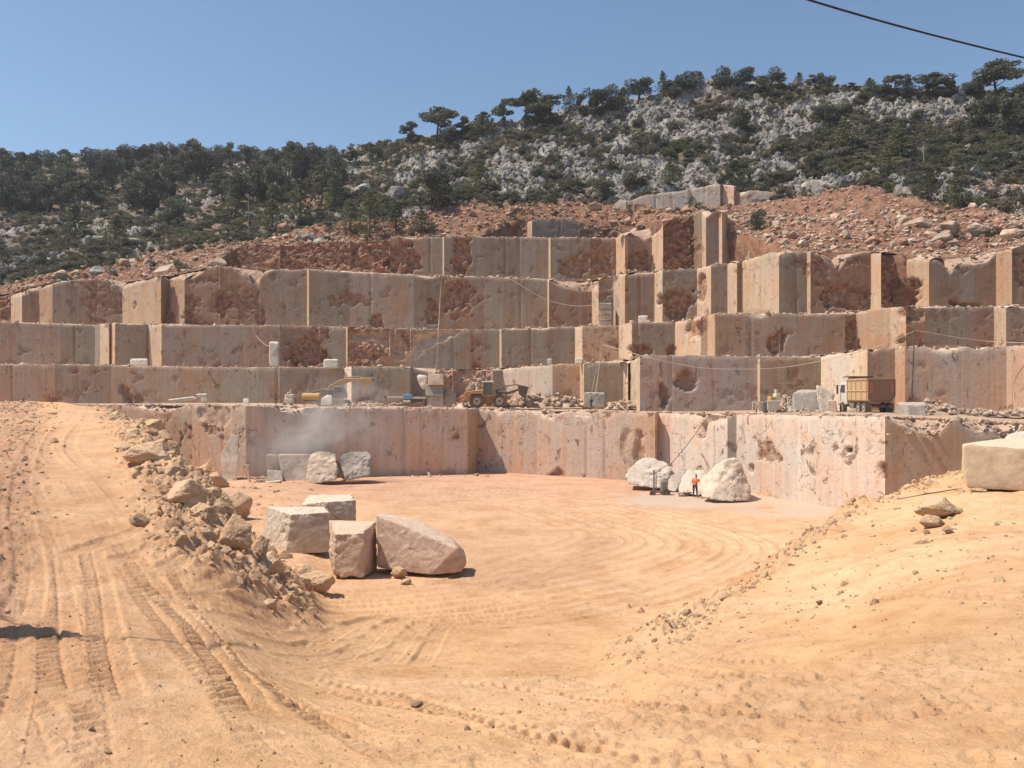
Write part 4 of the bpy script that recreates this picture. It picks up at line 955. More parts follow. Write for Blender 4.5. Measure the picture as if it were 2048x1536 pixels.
mid = [('cone',602,452,90,56,'tall light green young pine in the middle of the lower left slope'),('cone',740,482,98,50,'narrow young pine standing just above the broken red rock edge'),('round',878,422,84,88,'big loose olive shrub-like tree above the stony bank'),
 ('cone',700,466,60,50,'young pine left of the narrow pine above the red rock'),('cone',792,462,44,60,'bushy young pine right of the narrow pine above the red rock'),('cone',842,468,44,54,'second bushy young pine right of the narrow pine'),
 ('cone',960,376,56,44,'light green young pine among grey rocks in the middle slope'),('cone',668,420,70,44,'light green young pine on the slope, between left and middle'),('cone',545,462,62,46,'small young pine near the lower left slope'),('cone',150,492,80,60,'young pine on the lower left slope near the end of the grove'),
 ('cone',230,496,62,56,'young pine in front of the half-hidden dark pipe'),('cone',470,440,66,52,'young green pine on the left slope below the grove'),('round',345,450,52,60,'round green tree on the lower left slope'),('cone',1862,402,66,56,'young pine at the left end of the scrub patch above the rubble'),
 ('cone',1912,416,52,52,'young pine in front of the scrub patch above the rubble'),('cone',1690,298,60,50,'young green pine below the grey cliff at right'),('cone',1800,318,66,60,'green pine in the dense scrub below the cliff at right'),('round',1965,262,62,62,'dark green tree in the dense scrub at far right'),
 ('round',2020,268,76,70,'dark tree beside pale rocks at the right edge'),('round',1478,258,44,44,'dark olive tree in a gap of the grey cliff'),('round',1650,250,46,48,'dark tree growing in the cleft of the grey cliff'),('cone',1340,376,46,40,'small green pine above the pale trial cuts'),
 ('round',1270,378,40,60,'green bush-like tree above the left end of the pale trial cuts'),('round',1205,402,36,50,'dark bush-like tree on the red bank under the scrub'),('round',1515,458,36,36,'round grey-green bush alone on the red rubble slope')]
for k, a, b, h, w_, lb in mid: tree(k, a, b, h, w_, lb, cat='pine tree' if k == 'cone' else 'tree', name='pine_tree' if k == 'cone' else 'tree')
# shrubs one can tell apart
n_s = 0
for i in range(900):
    a = r_.uniform(-20, 2070); b = r_.uniform(225, 500)
    sky_ = np.interp(a, [0, 480, 740, 870, 1050, 1250, 1480, 2048], [350, 345, 335, 300, 262, 225, 190, 205])
    low = np.interp(a, [0, 250, 480, 700, 950, 1250, 1480, 1700, 1850, 2048], [540, 500, 465, 455, 400, 385, 370, 350, 400, 395])
    if b < sky_+12 or b > low: continue
    dens = 0.75 if a > 1560 and 250 < b < 350 else 0.42
    if 950 < a < 2048 and b < 300 and vnoise([a*0.02], [b*0.05], seed=4)[0] > -0.3: dens *= 0.25
    if r_.random() > dens: continue
    p = hill_at(a, b); D = p.y; sz = r_.uniform(18, 40)/F*D
    cr, tr_ = SHRUB[r_.randrange(6)]
    o = link('shrub', cr, None, p-Vector((0, 0, 0.1*sz))); o.rotation_euler = (0, 0, r_.uniform(0, 6.28)); o.scale = (sz*1.1, sz*1.1, sz*r_.uniform(.6, .95))
    z_ = 'left slope below the pines' if a < 700 else ('middle slope among grey stones' if a < 1200 else ('rocky slope under the summit' if b < 300 or a < 1560 else 'dense green belt at the right'))
    thing(o, 'rounded evergreen shrub on the '+z_, 'shrub', 'shrubs on the '+z_); n_s += 1
    if n_s > 285: break

# ------------------------------------------------------------------ geometry-node scatter for what nobody could count
def proto_collection(name, meshes):
    c = bpy.data.collections.new(name)
    for m in meshes:
        o = bpy.data.objects.new(name, m); c.objects.link(o)
    return c
def scatter(name, pts, rots, scls, coll, label, mat=None, idx=None):
    n = len(pts)
    me = bpy.data.meshes.new(name); me.vertices.add(n); me.vertices.foreach_set('co', np.asarray(pts, np.float32).ravel())
    for k, v in (('rot', rots), ('scl', scls)):
        a = me.attributes.new(k, 'FLOAT_VECTOR', 'POINT'); a.data.foreach_set('vector', np.asarray(v, np.float32).ravel())
    o = link(name, me); g = bpy.data.node_groups.new(name+'_nodes', 'GeometryNodeTree')
    g.interface.new_socket('Geometry', in_out='INPUT', socket_type='NodeSocketGeometry'); g.interface.new_socket('Geometry', in_out='OUTPUT', socket_type='NodeSocketGeometry')
    gi = g.nodes.new('NodeGroupInput'); go = g.nodes.new('NodeGroupOutput'); ip = g.nodes.new('GeometryNodeInstanceOnPoints')
    m2p = g.nodes.new('GeometryNodeMeshToPoints'); g.links.new(gi.outputs[0], m2p.inputs[0]); g.links.new(m2p.outputs[0], ip.inputs['Points'])
    ci = g.nodes.new('GeometryNodeCollectionInfo'); ci.inputs['Collection'].default_value = coll; ci.inputs['Separate Children'].default_value = True; ci.inputs['Reset Children'].default_value = True
    g.links.new(ci.outputs[0], ip.inputs['Instance']); ip.inputs['Pick Instance'].default_value = True
    rv = g.nodes.new('FunctionNodeRandomValue'); rv.data_type = 'INT'
    for s_ in rv.inputs:
        if s_.type == 'INT' and s_.name == 'Max': s_.default_value = len(coll.objects)-1
        if s_.type == 'INT' and s_.name == 'Min': s_.default_value = 0
    ov = [s_ for s_ in rv.outputs if s_.type == 'INT'][0]
    g.links.new(ov, ip.inputs['Instance Index'])
    for k, s_ in (('rot', 'Rotation'), ('scl', 'Scale')):
        na = g.nodes.new('GeometryNodeInputNamedAttribute'); na.data_type = 'FLOAT_VECTOR'; na.inputs['Name'].default_value = k
        out_ = [x for x in na.outputs if x.enabled and x.name == 'Attribute'][0]
        g.links.new(out_, ip.inputs[s_])
    g.links.new(ip.outputs[0], go.inputs[0])
    md = o.modifiers.new('scatter', 'NODES'); md.node_group = g
    o['kind'] = 'stuff'; o['label'] = label
    return o
scrubC = proto_collection('scrub_clump', [c for c, _ in SHRUB])
hr = np.random.default_rng(3)
def hill_samples(n, fn):
    c = hr.integers(0, NCh, n*6); k = hr.integers(2, int(NRh*5/6)+6, n*6)
    wgt = fn(HPX[k, c], Hpy[k, c], rockm[k, c], redm[k, c])*(HD[k, c]/170.0)**0.5
    keep = hr.random(n*6) < wgt; c = c[keep][:n]; k = k[keep][:n]
    j = hr.uniform(-.25, .25, (len(c), 2))
    P = np.stack([HX[k, c]+j[:, 0], HD[k, c]+j[:, 1], HZ1[k, c]], 1); return P, c, k
lowl = lambda a: np.interp(a, [0, 250, 480, 700, 950, 1250, 1480, 1700, 1850, 2048], [560, 510, 470, 455, 400, 392, 375, 360, 400, 400])
P_, c_, k_ = hill_samples(15000, lambda a, b, rk, rd: np.clip((1-rk*0.93)*(1-rd*0.97)*np.where((a > 1560) & (b > 245) & (b < 360), 1.4, 0.8), 0, 1))
sc_ = hr.uniform(0.6, 1.7, len(P_))*np.where(hr.random(len(P_)) < 0.12, 1.8, 1)
scatter('scrub', P_-np.array([0, 0, .12]), np.stack([hr.uniform(-.2, .2, len(P_)), hr.uniform(-.2, .2, len(P_)), hr.uniform(0, 6.3, len(P_))], 1), np.stack([sc_*1.25, sc_*1.25, sc_*0.75], 1), scrubC, 'low dark evergreen scrub covering the limestone hillside')
# ------------------------------------------------------------------ stones
def ico(sub):
    bm = bmesh.new(); bmesh.ops.create_icosphere(bm, subdivisions=sub, radius=1.0)
    V = np.array([v.co[:] for v in bm.verts]); T = np.array([[v.index for v in f.verts] for f in bm.faces]); bm.free(); return V, T
ICO = {k: ico(k) for k in (2, 3, 4, 5, 6)}
def planes_of(pts):
    bm = bmesh.new()
    for p in pts: bm.verts.new(p)
    r = bmesh.ops.convex_hull(bm, input=bm.verts)
    bm.normal_update(); P = []
    bmesh.ops.recalc_face_normals(bm, faces=bm.faces)
    for f in bm.faces: P.append((np.array(f.normal[:]), float(f.normal.dot(f.verts[0].co))))
    bm.free()
    out = []
    for n, d in P:
        if not any(np.dot(n, m) > 0.995 for m, _ in out): out.append((n, d))
    return out
def star(planes, sub, soft, rough, seed, fine=0.02, size=1.0, chips=0.0):
    D, T = ICO[sub]; inv = np.full(len(D), (1.0/(1.12*size))**soft)
    for n, d in planes:
        inv += np.maximum(D@n/max(d, 0.05*size), 0)**soft
    r = inv**(-1.0/soft); V = D*r[:, None]
    q = V/(size if size == 1.0 else size*0.55)
    if chips:
        # corners knocked off where the surface is far from the inscribed sphere
        rr = r/np.median(r); c = sstep(1.15, 1.6, rr)*chips*np.maximum(0, fbm(q[:, 0]*2.2, q[:, 1]*2.2, q[:, 2]*2.2, oct=4, seed=seed+5)+0.15)
        V = V*(1-c)[:, None]
    n1 = fbm(q[:, 0]*1.6+seed, q[:, 1]*1.6, q[:, 2]*1.6, oct=4, seed=seed)
    n2 = 1-np.abs(fbm(q[:, 0]*3.1, q[:, 1]*3.1+seed, q[:, 2]*3.1, oct=4, seed=seed+2))
    n3 = fbm(q[:, 0]*11, q[:, 1]*11, q[:, 2]*11+seed, oct=3, seed=seed+3)
    return V*(1+rough*n1+rough*0.6*(n2-0.75)+fine*n3)[:, None], T
def rock_mesh(name, seed, sub=3, mat=None, asp=(1, 1, 1), np_=12, soft=14, rough=0.10, fine=0.03, smooth=None):
    r = np.random.default_rng(seed); planes = []
    for i in range(np_):
        n = r.normal(size=3); n /= np.linalg.norm(n); planes.append((n, r.uniform(0.60, 0.95)))
    V, T = star(planes, sub, soft, rough, seed, fine)
    V *= np.array(asp); return mesh_np(name, V, tris=T, mat=mat, smooth=(sub >= 4) if smooth is None else smooth)
def hull_solid(pts, bev, L, seed, rough, fine, chips):
    """convex stone with worn edges: hull, bevel, even subdivision, uneven surface"""
    bm = bmesh.new()
    for p in pts: bm.verts.new(p)
    r = bmesh.ops.convex_hull(bm, input=bm.verts)
    loose = [v for v in bm.verts if not v.link_faces]
    bmesh.ops.delete(bm, geom=loose, context='VERTS')
    bmesh.ops.dissolve_limit(bm, angle_limit=math.radians(7), verts=bm.verts, edges=bm.edges)
    planes = planes_of(pts)
    if bev > 0: bmesh.ops.bevel(bm, geom=list(bm.edges)+list(bm.verts), offset=bev, segments=2, profile=0.6, affect='EDGES', clamp_overlap=True)
    bmesh.ops.triangulate(bm, faces=bm.faces)
    for _ in range(9):
        ed = [e for e in bm.edges if e.calc_length() > L]
        if not ed or len(bm.faces) > 60000: break
        bmesh.ops.subdivide_edges(bm, edges=ed, cuts=1); bmesh.ops.triangulate(bm, faces=[f for f in bm.faces if len(f.verts) > 3])
    V = np.array([v.co[:] for v in bm.verts]); T = np.array([[v.index for v in f.verts] for f in bm.faces]); bm.free()
    ds = np.sort(np.stack([d-V@n for n, d in planes], 1), axis=1); e = ds[:, 1]
    size = np.max(np.linalg.norm(V, axis=1)); q = V/size*3.0
    dirn = V/(np.linalg.norm(V, axis=1)[:, None]+1e-9)
    n1 = fbm(q[:, 0]*0.8+seed, q[:, 1]*0.8, q[:, 2]*0.8, oct=4, seed=seed)
    n2 = 1-np.abs(fbm(q[:, 0]*1.0, q[:, 1]*1.0+seed, q[:, 2]*1.0, oct=4, seed=seed+2, gain=0.6))
    n3 = fbm(q[:, 0]*9, q[:, 1]*9, q[:, 2]*9+seed, oct=3, seed=seed+3)
    ch = np.maximum(0, fbm(q[:, 0]*2.3, q[:, 1]*2.3, q[:, 2]*2.3+seed, oct=4, seed=seed+5, gain=0.6)+0.12)
    disp = size*(rough*n1+rough*(n2-0.78)+fine*n3)-size*chips*0.28*ch*np.exp(-(e/(0.07*size))**2)
    return V+dirn*disp[:, None], T
def angular_mesh(name, seed, mat, n=11, L=0.30, rough=0.03, smooth=False, bev=0.05, chips=0.25):
    r = np.random.default_rng(seed); p = r.normal(size=(n, 3)); p /= np.linalg.norm(p, axis=1)[:, None]; p *= r.uniform(0.78, 1.08, (n, 1))
    p = np.concatenate([p, [[0.8, 0, -.2], [-.8, 0, .1], [0, .8, 0], [0, -.8, .1], [0, 0, .8], [0, 0, -.8]]])
    V, T = hull_solid([tuple(v) for v in p], bev, L, seed, rough, 0.006, chips); return mesh_np(name, V, tris=T, mat=mat, smooth=smooth)
def boulder(px, py, wpx, hpx_, label, seed, mat=M_BOULDER, sub=4, D=None, sink=0.22, name='boulder', asp_y=0.85, group=None, cat='boulder', tilt=0.25, parent=None, npl=11):
    """py is the row of the stone's foot"""
    if D is None: D = G.hit(px, min(py, 1535))
    Wm = wpx/F*D; Hm = hpx_/F*D
    me = angular_mesh(name, seed, mat, 6+seed % 5, 0.11 if sub >= 5 else 0.17, 0.045, True, 0.07, 0.5)
    o = link(name, me, parent)
    o.scale = (Wm*0.60, Wm*0.60*asp_y, Hm*0.66); r = random.Random(seed)
    o.rotation_euler = (r.uniform(-tilt, tilt)*0.5, r.uniform(-tilt, tilt)*0.5, r.uniform(-.5, .5))
    foot = ZC+(HZ-py)/F*D
    o.location = ((px-1024)/F*D, D+Wm*0.25, foot+Hm*(0.44-sink*0.3))
    if label: thing(o, label, cat, group)
    return o
def block(corners, label, mat, seed, sub=5, soft=26, rough=0.025, chips=0.35, name='stone_block', cat='stone block', fine=0.006, group=None):
    P = [unp(*c) for c in corners]; c0 = sum(P, Vector())/len(P); Q = [p-c0 for p in P]
    size = max(q.length for q in Q); D = c0.y
    bev = size*(0.022 if soft >= 26 else 0.16 if soft < 18 else 0.08)
    if soft >= 80: bev = size*0.014
    L = max(D/F*3.6, size/26)
    V, T = hull_solid([tuple(q) for q in Q], bev, L, seed, rough*0.9, fine*0.35, chips*0.6)
    me = mesh_np(name, V, tris=T, mat=mat, smooth=True); o = link(name, me, None, c0)
    thing(o, label, cat, group); return o

# foreground blocks on the pit floor
block([(571,1109,38.6),(659,1105,38.6),(582,1029,38.6),(659,1024,38.6),(533,1013,41),(524,1084,40.6),(648,1013,41.8),(650,1085,41.8)], 'pale squared stone block with a white left side, nearest the boulder bank', M_WHITE, 3, 6, 80, 0.012, 0.35)
block([(667,1153,34),(727,1156,34),(671,1070,34.2),(728,1066,34.2),(662,1040,36.6),(753,1041,36.2),(660,1126,36),(755,1138,36.2),(657,1100,35)], 'pinkish broken stone block standing upright between the white block and the wedge', M_PINK, 8, 6, 44, 0.035, 0.6)
block([(754,1136,35.3),(752,1030,35.3),(812,1060,35),(880,1087,34.6),(914,1096,34.5),(933,1126,34.8),(924,1144,34.6),(860,1150,34.3),(790,1141,34.8),(762,1026,37),(840,1040,37),(902,1074,36.5),(930,1100,36.5),(932,1130,36.5),(770,1120,37.5)], 'wedge-shaped sawn slab sloping down to the right in the foreground', M_PINK, 12, 6, 90, 0.014, 0.2)
block([(655,1003,42.5),(712,1000,42.5),(713,1042,42.5),(655,1041,42.5),(603,1009,43.4),(605,1037,43.4),(617,989,45.8),(704,988,45.2),(702,1030,45),(610,1025,45.5)], 'rough-ended pale block lying behind the white squared block', M_BLOCK, 17, 6, 50, 0.03, 0.5)
block([(1923,887,27),(1922,942,27),(1934,977,26.8),(2140,986,25.8),(2146,903,25.8),(1997,877,33),(2185,876,31.5),(1998,950,33),(2185,965,31)], 'large smooth tan stone block on the sand mound at the right edge', M_TAN, 21, 6, 120, 0.005, 0.10)
block([(2004,884,41),(2012,868,41),(2036,862,43),(2110,862,42),(2110,890,40),(2012,892,40)], 'pale block just showing behind the large tan block', M_BLOCK, 23, 4, 24, 0.02, 0.3)
# stones lying against the right part of the pit wall
block([(1250,950,66.5),(1257,969,66),(1284,974,65.5),(1318,978,65.5),(1338,970,66),(1346,935,67),(1332,922,67.5),(1312,917,68),(1286,913,68),(1258,937,67),(1290,950,70),(1340,955,70),(1255,955,69)], 'long white rough boulder at the foot of the right pit wall', M_WHITE, 31, 5, 14, 0.05, 0.5, name='boulder', cat='boulder', fine=0.015)
block([(1337,939,67.5),(1374,937,68),(1352,984,64.5),(1335,981,65),(1362,962,66),(1376,945,70),(1340,945,70),(1340,975,69)], 'shaded squared stone wedged beside the long white boulder', M_GREYST, 34, 4, 26, 0.02, 0.2)
block([(1374,939,66),(1409,939,66.5),(1425,960,65),(1402,993,61.5),(1352,983,62.5),(1360,962,64),(1380,945,68.5),(1410,950,69),(1400,980,67)], 'low white boulder half hidden behind the man in orange', M_WHITE, 36, 5, 14, 0.06, 0.4, name='boulder', cat='boulder', fine=0.015)
block([(1453,914,60.5),(1470,914,60.5),(1478,922,60.5),(1494,954,60),(1504,985,59.6),(1501,1003,58.8),(1462,1006,58.2),(1422,999,58.4),(1398,990,59.4),(1398,960,60.5),(1415,943,61),(1460,925,64),(1495,975,63),(1410,970,63)], 'tall cone-shaped pale boulder beside the man in orange', M_BLOCK, 38, 5, 14, 0.05, 0.4, name='boulder', cat='boulder', fine=0.018)
# left part of the pit
block([(556,909,71.2),(622,909,71.2),(612,966,70.4),(565,962,70.6),(560,908,72.6),(625,908,72.8),(565,955,72.6),(620,960,72.6)], 'flat white sawn block below the dust cloud', M_WHITE, 41, 5, 40, 0.008, 0.1)
block([(532,910,72.2),(557,910,71.6),(562,958,71.6),(534,955,72.2),(540,908,73.2),(560,950,73.2)], 'grey sawn block partly behind the flat white block', M_GREYST, 42, 4, 30, 0.01, 0.1)
block([(618,908,70.8),(640,903,71.2),(672,906,71.2),(675,930,70.2),(674,961,69.6),(640,966,69.4),(610,967,69.6),(620,940,70),(645,905,73),(676,950,72)], 'rough brown-topped boulder right of the flat white block', M_BLOCK, 44, 5, 14, 0.07, 0.5, name='boulder', cat='boulder', fine=0.02)
block([(676,912,71.5),(700,903,72),(735,903,72),(744,912,71.5),(740,952,70.6),(722,956,70.4),(690,962,70),(678,950,70.6),(700,905,73.6),(742,945,73)], 'grey boulder with a dark hollow at the right of the blocks under the dust', M_GREYST, 47, 5, 13, 0.09, 0.6, name='boulder', cat='boulder', fine=0.02)
block([(534,941,70.2),(563,941,70.2),(566,962,69.6),(535,964,69.6),(538,940,71.6),(564,955,71.4)], 'small squared stone beside the drilling machine in the pit', M_GREYST, 48, 4, 26, 0.02, 0.2)
block([(462,868,72),(478,870,72),(476,900,71.6),(474,962,70.6),(446,966,70.6),(440,912,71.4),(452,890,71.8),(476,880,72.8),(470,950,72.6),(446,940,72.6)], 'tall pale slab leaning against the left end of the pit wall', M_BLOCK, 50, 5, 30, 0.015, 0.25, name='stone_slab', cat='stone slab')
# blocks on the first ledge
block([(1793,806,61.5),(1815,810,60.6),(1851,810,60.6),(1852,833,60.2),(1816,833,60.2),(1793,829,61.4),(1800,804,62.6),(1850,804,62.4)], 'grey squared block at the foot of the vertical pipe', M_GREYST, 52, 5, 30, 0.01, 0.15)
block([(1586,785,68.6),(1636,783,68.6),(1646,828,67.6),(1582,828,67.6),(1600,779,70.4),(1636,779,70.4),(1580,820,70)], 'blue-grey sawn block between the ladder and the dump truck', M_GREYST, 54, 5, 26, 0.02, 0.35)
block([(1631,769,68.4),(1640,772,68.2),(1672,788,67.8),(1655,806,67.6),(1652,829,67.2),(1640,829,67.2),(1634,800,67.8),(1640,771,69.4),(1668,795,69.6)], 'pale tilted slab leaning on the blue-grey block', M_WHITE, 56, 5, 20, 0.03, 0.4, name='stone_slab', cat='stone slab')
block([(1655,800,67),(1672,800,67),(1676,828,66.6),(1652,828,66.6),(1660,799,68),(1674,815,68.2)], 'pinkish stone just left of the dump truck', M_PINK, 57, 4, 24, 0.02, 0.3)
block([(1642,826,65.2),(1660,822,65.2),(1678,827,65),(1660,831,64.6),(1650,823,66)], 'thin tilted stone plate in front of the blue-grey block', M_PINK, 58, 4, 20, 0.02, 0.3, name='stone_slab', cat='stone slab')
block([(1168,785,84.4),(1209,787,84.4),(1210,816,84),(1168,815,84),(1172,784,85.6),(1208,785,85.6),(1206,800,86)], 'stone block behind the man in the pale green shirt', M_GREYST, 60, 4, 26, 0.02, 0.3)
block([(642,797,87),(658,790,87.4),(665,791,87.4),(664,812,86.6),(641,812,86.6),(655,789,88.6),(663,805,88.6)], 'upright pale stone right of the yellow tank', M_WHITE, 61, 4, 20, 0.03, 0.3)
stk = [((856,748),(887,770),'top stone of the tall stack left of the wheel loader'),((851,769),(886,792),'middle stone of the tall stack left of the wheel loader'),((854,792),(887,815),'lowest stone of the tall stack left of the wheel loader')]
for i, (a, b, lb) in enumerate(stk):
    block([(a[0],a[1],87.4),(b[0],a[1],87.4),(b[0],b[1],87),(a[0],b[1],87),(a[0]+2,a[1],89.4),(b[0],a[1],89.4),(b[0],b[1],89.2),(a[0]+2,b[1],89.2)], lb, M_PINK if i != 1 else M_GREYST, 63+i, 4, 34, 0.01, 0.15, group='tall stone stack')
block([(888,786,88),(900,776,88.4),(912,786,88),(914,800,87.4),(904,815,87),(886,815,87),(890,780,90),(910,800,89.6)], 'brown angular boulder between the stone stack and the wheel loader', M_BOULDER, 67, 4, 14, 0.05, 0.4, name='boulder', cat='boulder')
block([(832,752,89.6),(856,750,89.6),(856,780,89.2),(845,782,89),(838,770,89.2),(836,748,91),(855,760,91)], 'small broken stone left of the top of the stone stack', M_BLOCK, 68, 4, 16, 0.05, 0.4)
for i, (x0, x1, y0, y1, D_, lb) in enumerate([(538,558,684,734,100.6,'narrow pale upright block on the second ledge at left'),(647,677,719,737,96.8,'small white block at the edge of the second ledge'),(260,296,718,733,101.5,'flat pale block on the second ledge at far left'),(402,414,788,806,90,'small white-topped block on the first ledge at left'),(486,498,798,810,88,'tiny pale block near the left end of the first ledge'),(1276,1296,632,646,94.2,'broken white stone on the third ledge'),(1150,1166,716,728,88.2,'flat pale stone on the second ledge, above the reddish face'),(1094,1104,718,730,91.4,'small grey stone on the second ledge')]):
    block([(x0,y0,D_),(x1,y0,D_),(x1,y1,D_-.3),(x0,y1,D_-.3),(x0+2,y0-1,D_+1.6),(x1-1,y0-1,D_+1.6),(x1-1,y1,D_+1.4)], lb, M_WHITE if 'white' in lb or 'pale' in lb else M_GREYST, 70+i, 4, 24, 0.03, 0.3)
for i, (y0, y1) in enumerate([(606,619),(619,629),(629,641),(641,652)]):
    block([(1199-i%2,y0,104.5),(1223,y0+1,104.5),(1223,y1,104.4),(1198-i%2,y1,104.4),(1201,y0,106.2),(1223,y0,106.2),(1223,y1,106.1),(1201,y1,106.1)], ('topmost','second from the top','third from the top','lowest')[i]+' of the four slabs stacked in the niche of the fourth wall', M_GREYST if i == 0 else M_BLOCK, 80+i, 4, 34, 0.01, 0.1, name='stone_slab', cat='stone slab', group='four slabs stacked in the niche')
# white planks of stone on the first ledge at left, and the pale slab high on the left
for i, (p, lb) in enumerate([([(336,800),(385,794),(392,798),(352,804)],'thin white slab lying flat on the first ledge at far left'),([(392,789),(412,789),(413,793),(393,793)],'short white slab beside the thin flat slab')]):
    D_ = 88; block([(a, b, D_) for a, b in p]+[(a+2, b-1.5, D_+1.2) for a, b in p]+[(a, b+2, D_) for a, b in p], lb, M_WHITE, 90+i, 4, 30, 0.01, 0.1, name='stone_slab', cat='stone slab')
block([(305,545,112),(320,533,113),(348,527,113.5),(334,541,112.4),(306,548,112.5),(336,544,113.0)], 'pale yellowish slab lying tilted on the broken edge at upper left', M_BLOCK, 93, 4, 30, 0.01, 0.1, name='stone_slab', cat='stone slab')

# the boulder bank on the left
bb = [(297,868,48,30,'dusty boulder at the top of the boulder bank'),(263,880,32,24,'grey-green boulder near the top of the boulder bank, left side'),(281,942,94,54,'broad flat-topped boulder in the upper boulder bank'),(341,921,30,36,'squarish grey stone standing above the broad flat-topped boulder'),
 (290,977,44,34,'angular pointed stone below the broad flat-topped boulder'),(331,977,62,48,'dusty boulder right of the angular pointed stone'),(362,1025,72,60,'large rounded boulder half way down the bank'),(357,941,34,18,'flat stone tucked behind the squarish grey stone'),
 (391,1048,58,40,'wide pale stone just below the large rounded boulder'),(436,1044,46,44,'tilted flat-faced slab right of the wide pale stone'),(470,1048,46,64,'dark angular stone at the crest of the bank facing the pit'),(462,1110,76,70,'biggest rough boulder low on the bank'),
 (405,1098,42,40,'smooth pale stone left of the biggest rough boulder'),(274,1055,36,28,'lone rounded stone on the road side of the bank'),(309,1064,34,22,'half-buried stone next to the lone rounded stone'),(514,1124,38,54,'upright stone right of the biggest rough boulder'),
 (531,1158,60,46,'pale stone with a dark shaded side near the end of the bank'),(606,1166,58,34,'smooth sandy stone left of the last boulder'),(628,1188,68,40,'last boulder of the bank, bright on top with a dark underside'),(490,1130,36,28,'small stone wedged below the upright stone'),
 (566,1130,28,28,'small pointed stone beside the white squared block'),(427,1122,26,22,'small dark stone under the smooth pale stone'),(380,930,52,34,'dark rough stone on the pit side of the bank, upper part'),(413,958,44,34,'dark rough stone on the pit side of the bank, middle part'),
 (391,986,44,34,'brown stone behind the large rounded boulder'),(432,982,40,38,'dark stone near the crest above the dark angular stone'),(320,890,40,26,'brown stone between the top boulder and the broad one'),(346,884,36,24,'brown stone at the pit side of the bank top'),
 (300,1012,30,20,'small dusty stone above the lone rounded stone'),(500,1172,34,26,'dusty lump at the foot of the bank'),(465,1150,34,26,'broken stone below the biggest rough boulder'),(556,1172,30,22,'small stone between the pale stone and the last boulder'),(240,905,34,20,'half-buried stone on the upper road side of the bank'),
 (330,1085,30,18,'flat half-buried stone on the lower road side of the bank'),(372,1105,26,18,'small stone on the lower road side of the bank')]
for i, (a, b, w_, h_, lb) in enumerate(bb): boulder(a, b, w_*1.18, h_*1.15, lb, 200+i, sub=5 if w_ > 55 else 4, mat=M_BOULDER, npl=9+i % 5)
boulder(1892, 1040, 104, 44, 'long rough rock on the right sand mound', 264, sub=5, tilt=0.08)
boulder(1866, 1060, 56, 32, 'smaller rock in front of the long rough rock on the mound', 269, sub=5, tilt=0.08, name='rock', cat='rock')
more = [(1830,1066,20,14,'round stone at the left of the rocks on the mound'),(1896,1066,24,16,'little stone at the right of the rocks on the mound'),(1856,1070,16,10,'small stone in front of the rocks on the mound'),
 (797,1158,38,24,'small dark rock on the floor in front of the wedge-shaped slab'),(812,1170,26,12,'small clod below the small dark rock'),(832,1416,30,14,'dark clod in the near sand, bottom centre'),(1376,1232,22,14,'small brown stone at the foot of the right mound'),
 (1640,1208,14,9,'pebble on the middle of the right mound'),(1962,985,34,9,'flat stones against the foot of the large tan block'),(1690,1078,16,9,'dark pebble near the crest of the right mound'),(1520,1130,26,12,'clod on the edge of the right mound')]
for i, (a, b, w_, h_, lb) in enumerate(more): boulder(a, b, w_, h_, lb, 280+i, sub=5 if w_ > 60 else 4, mat=M_BOULDER, cat='rock' if w_ < 60 else 'boulder', name='rock' if w_ < 60 else 'boulder')
# big stones along the upper edges
up = [(120,552,30,16,'pale boulder on the broken edge at far upper left'),(150,550,22,14,'second pale boulder from the left on the broken edge'),(188,552,34,22,'grey boulder on the broken edge left of the pale slab'),(224,550,18,18,'upright stone next to the grey boulder on the edge'),(60,578,26,12,'low boulder on the edge at the far left'),
 (245,528,26,14,'square stone under the dark pipe'),(430,533,40,22,'tan boulder capping the fourth wall near its left end'),(640,490,36,18,'grey round boulder on the scree at left centre'),(596,482,22,16,'left one of two grey boulders above the red rock'),(618,482,28,20,'right one of two grey boulders above the red rock'),
 (1845,456,62,26,'red-brown boulder on the rubble slope at right'),(1810,448,24,22,'orange block left of the red-brown boulder'),(1905,462,40,26,'shaded boulder right of the red-brown boulder'),(1960,470,44,30,'dark-sided rock near the right edge of the rubble slope'),(2030,478,46,26,'pale boulder at the right edge of the rubble slope'),
 (1590,452,16,12,'pale stone near the round bush'),(1735,398,22,10,'pale stone high on the red slope'),(1880,425,30,8,'white slab high on the rubble slope'),(1610,442,14,14,'pale triangular stone on the red slope'),(790,405,50,36,'grey rock outcrop in the middle scrub'),(725,388,60,30,'tan and grey outcrop left of the middle scrub'),(1895,488,50,30,'boulder on the lip of the fourth wall at right')]
for i, (a, b, w_, h_, lb) in enumerate(up):
    p = hill_at(a, b); boulder(a, b, w_, h_, lb, 300+i, sub=4, mat=M_RUBBLE if 'grey' not in lb else M_KARST, D=p.y-0.5)

for i in range(30):
    a, b = ((R.uniform(1120, 1420), R.uniform(415, 470)) if i < 14 else (R.uniform(480, 850), R.uniform(455, 482)) if i < 22 else (R.uniform(1500, 2040), R.uniform(440, 498)))
    p = hill_at(a, b); w_ = R.uniform(16, 34); boulder(a, b, w_, w_*R.uniform(.5, .8), 'iron-stained boulder in the broken slope above the sawn walls', 340+i, sub=4, mat=M_REDRUB if i % 3 else M_RUBBLE, D=p.y-0.3, group='iron-stained boulders above the walls')
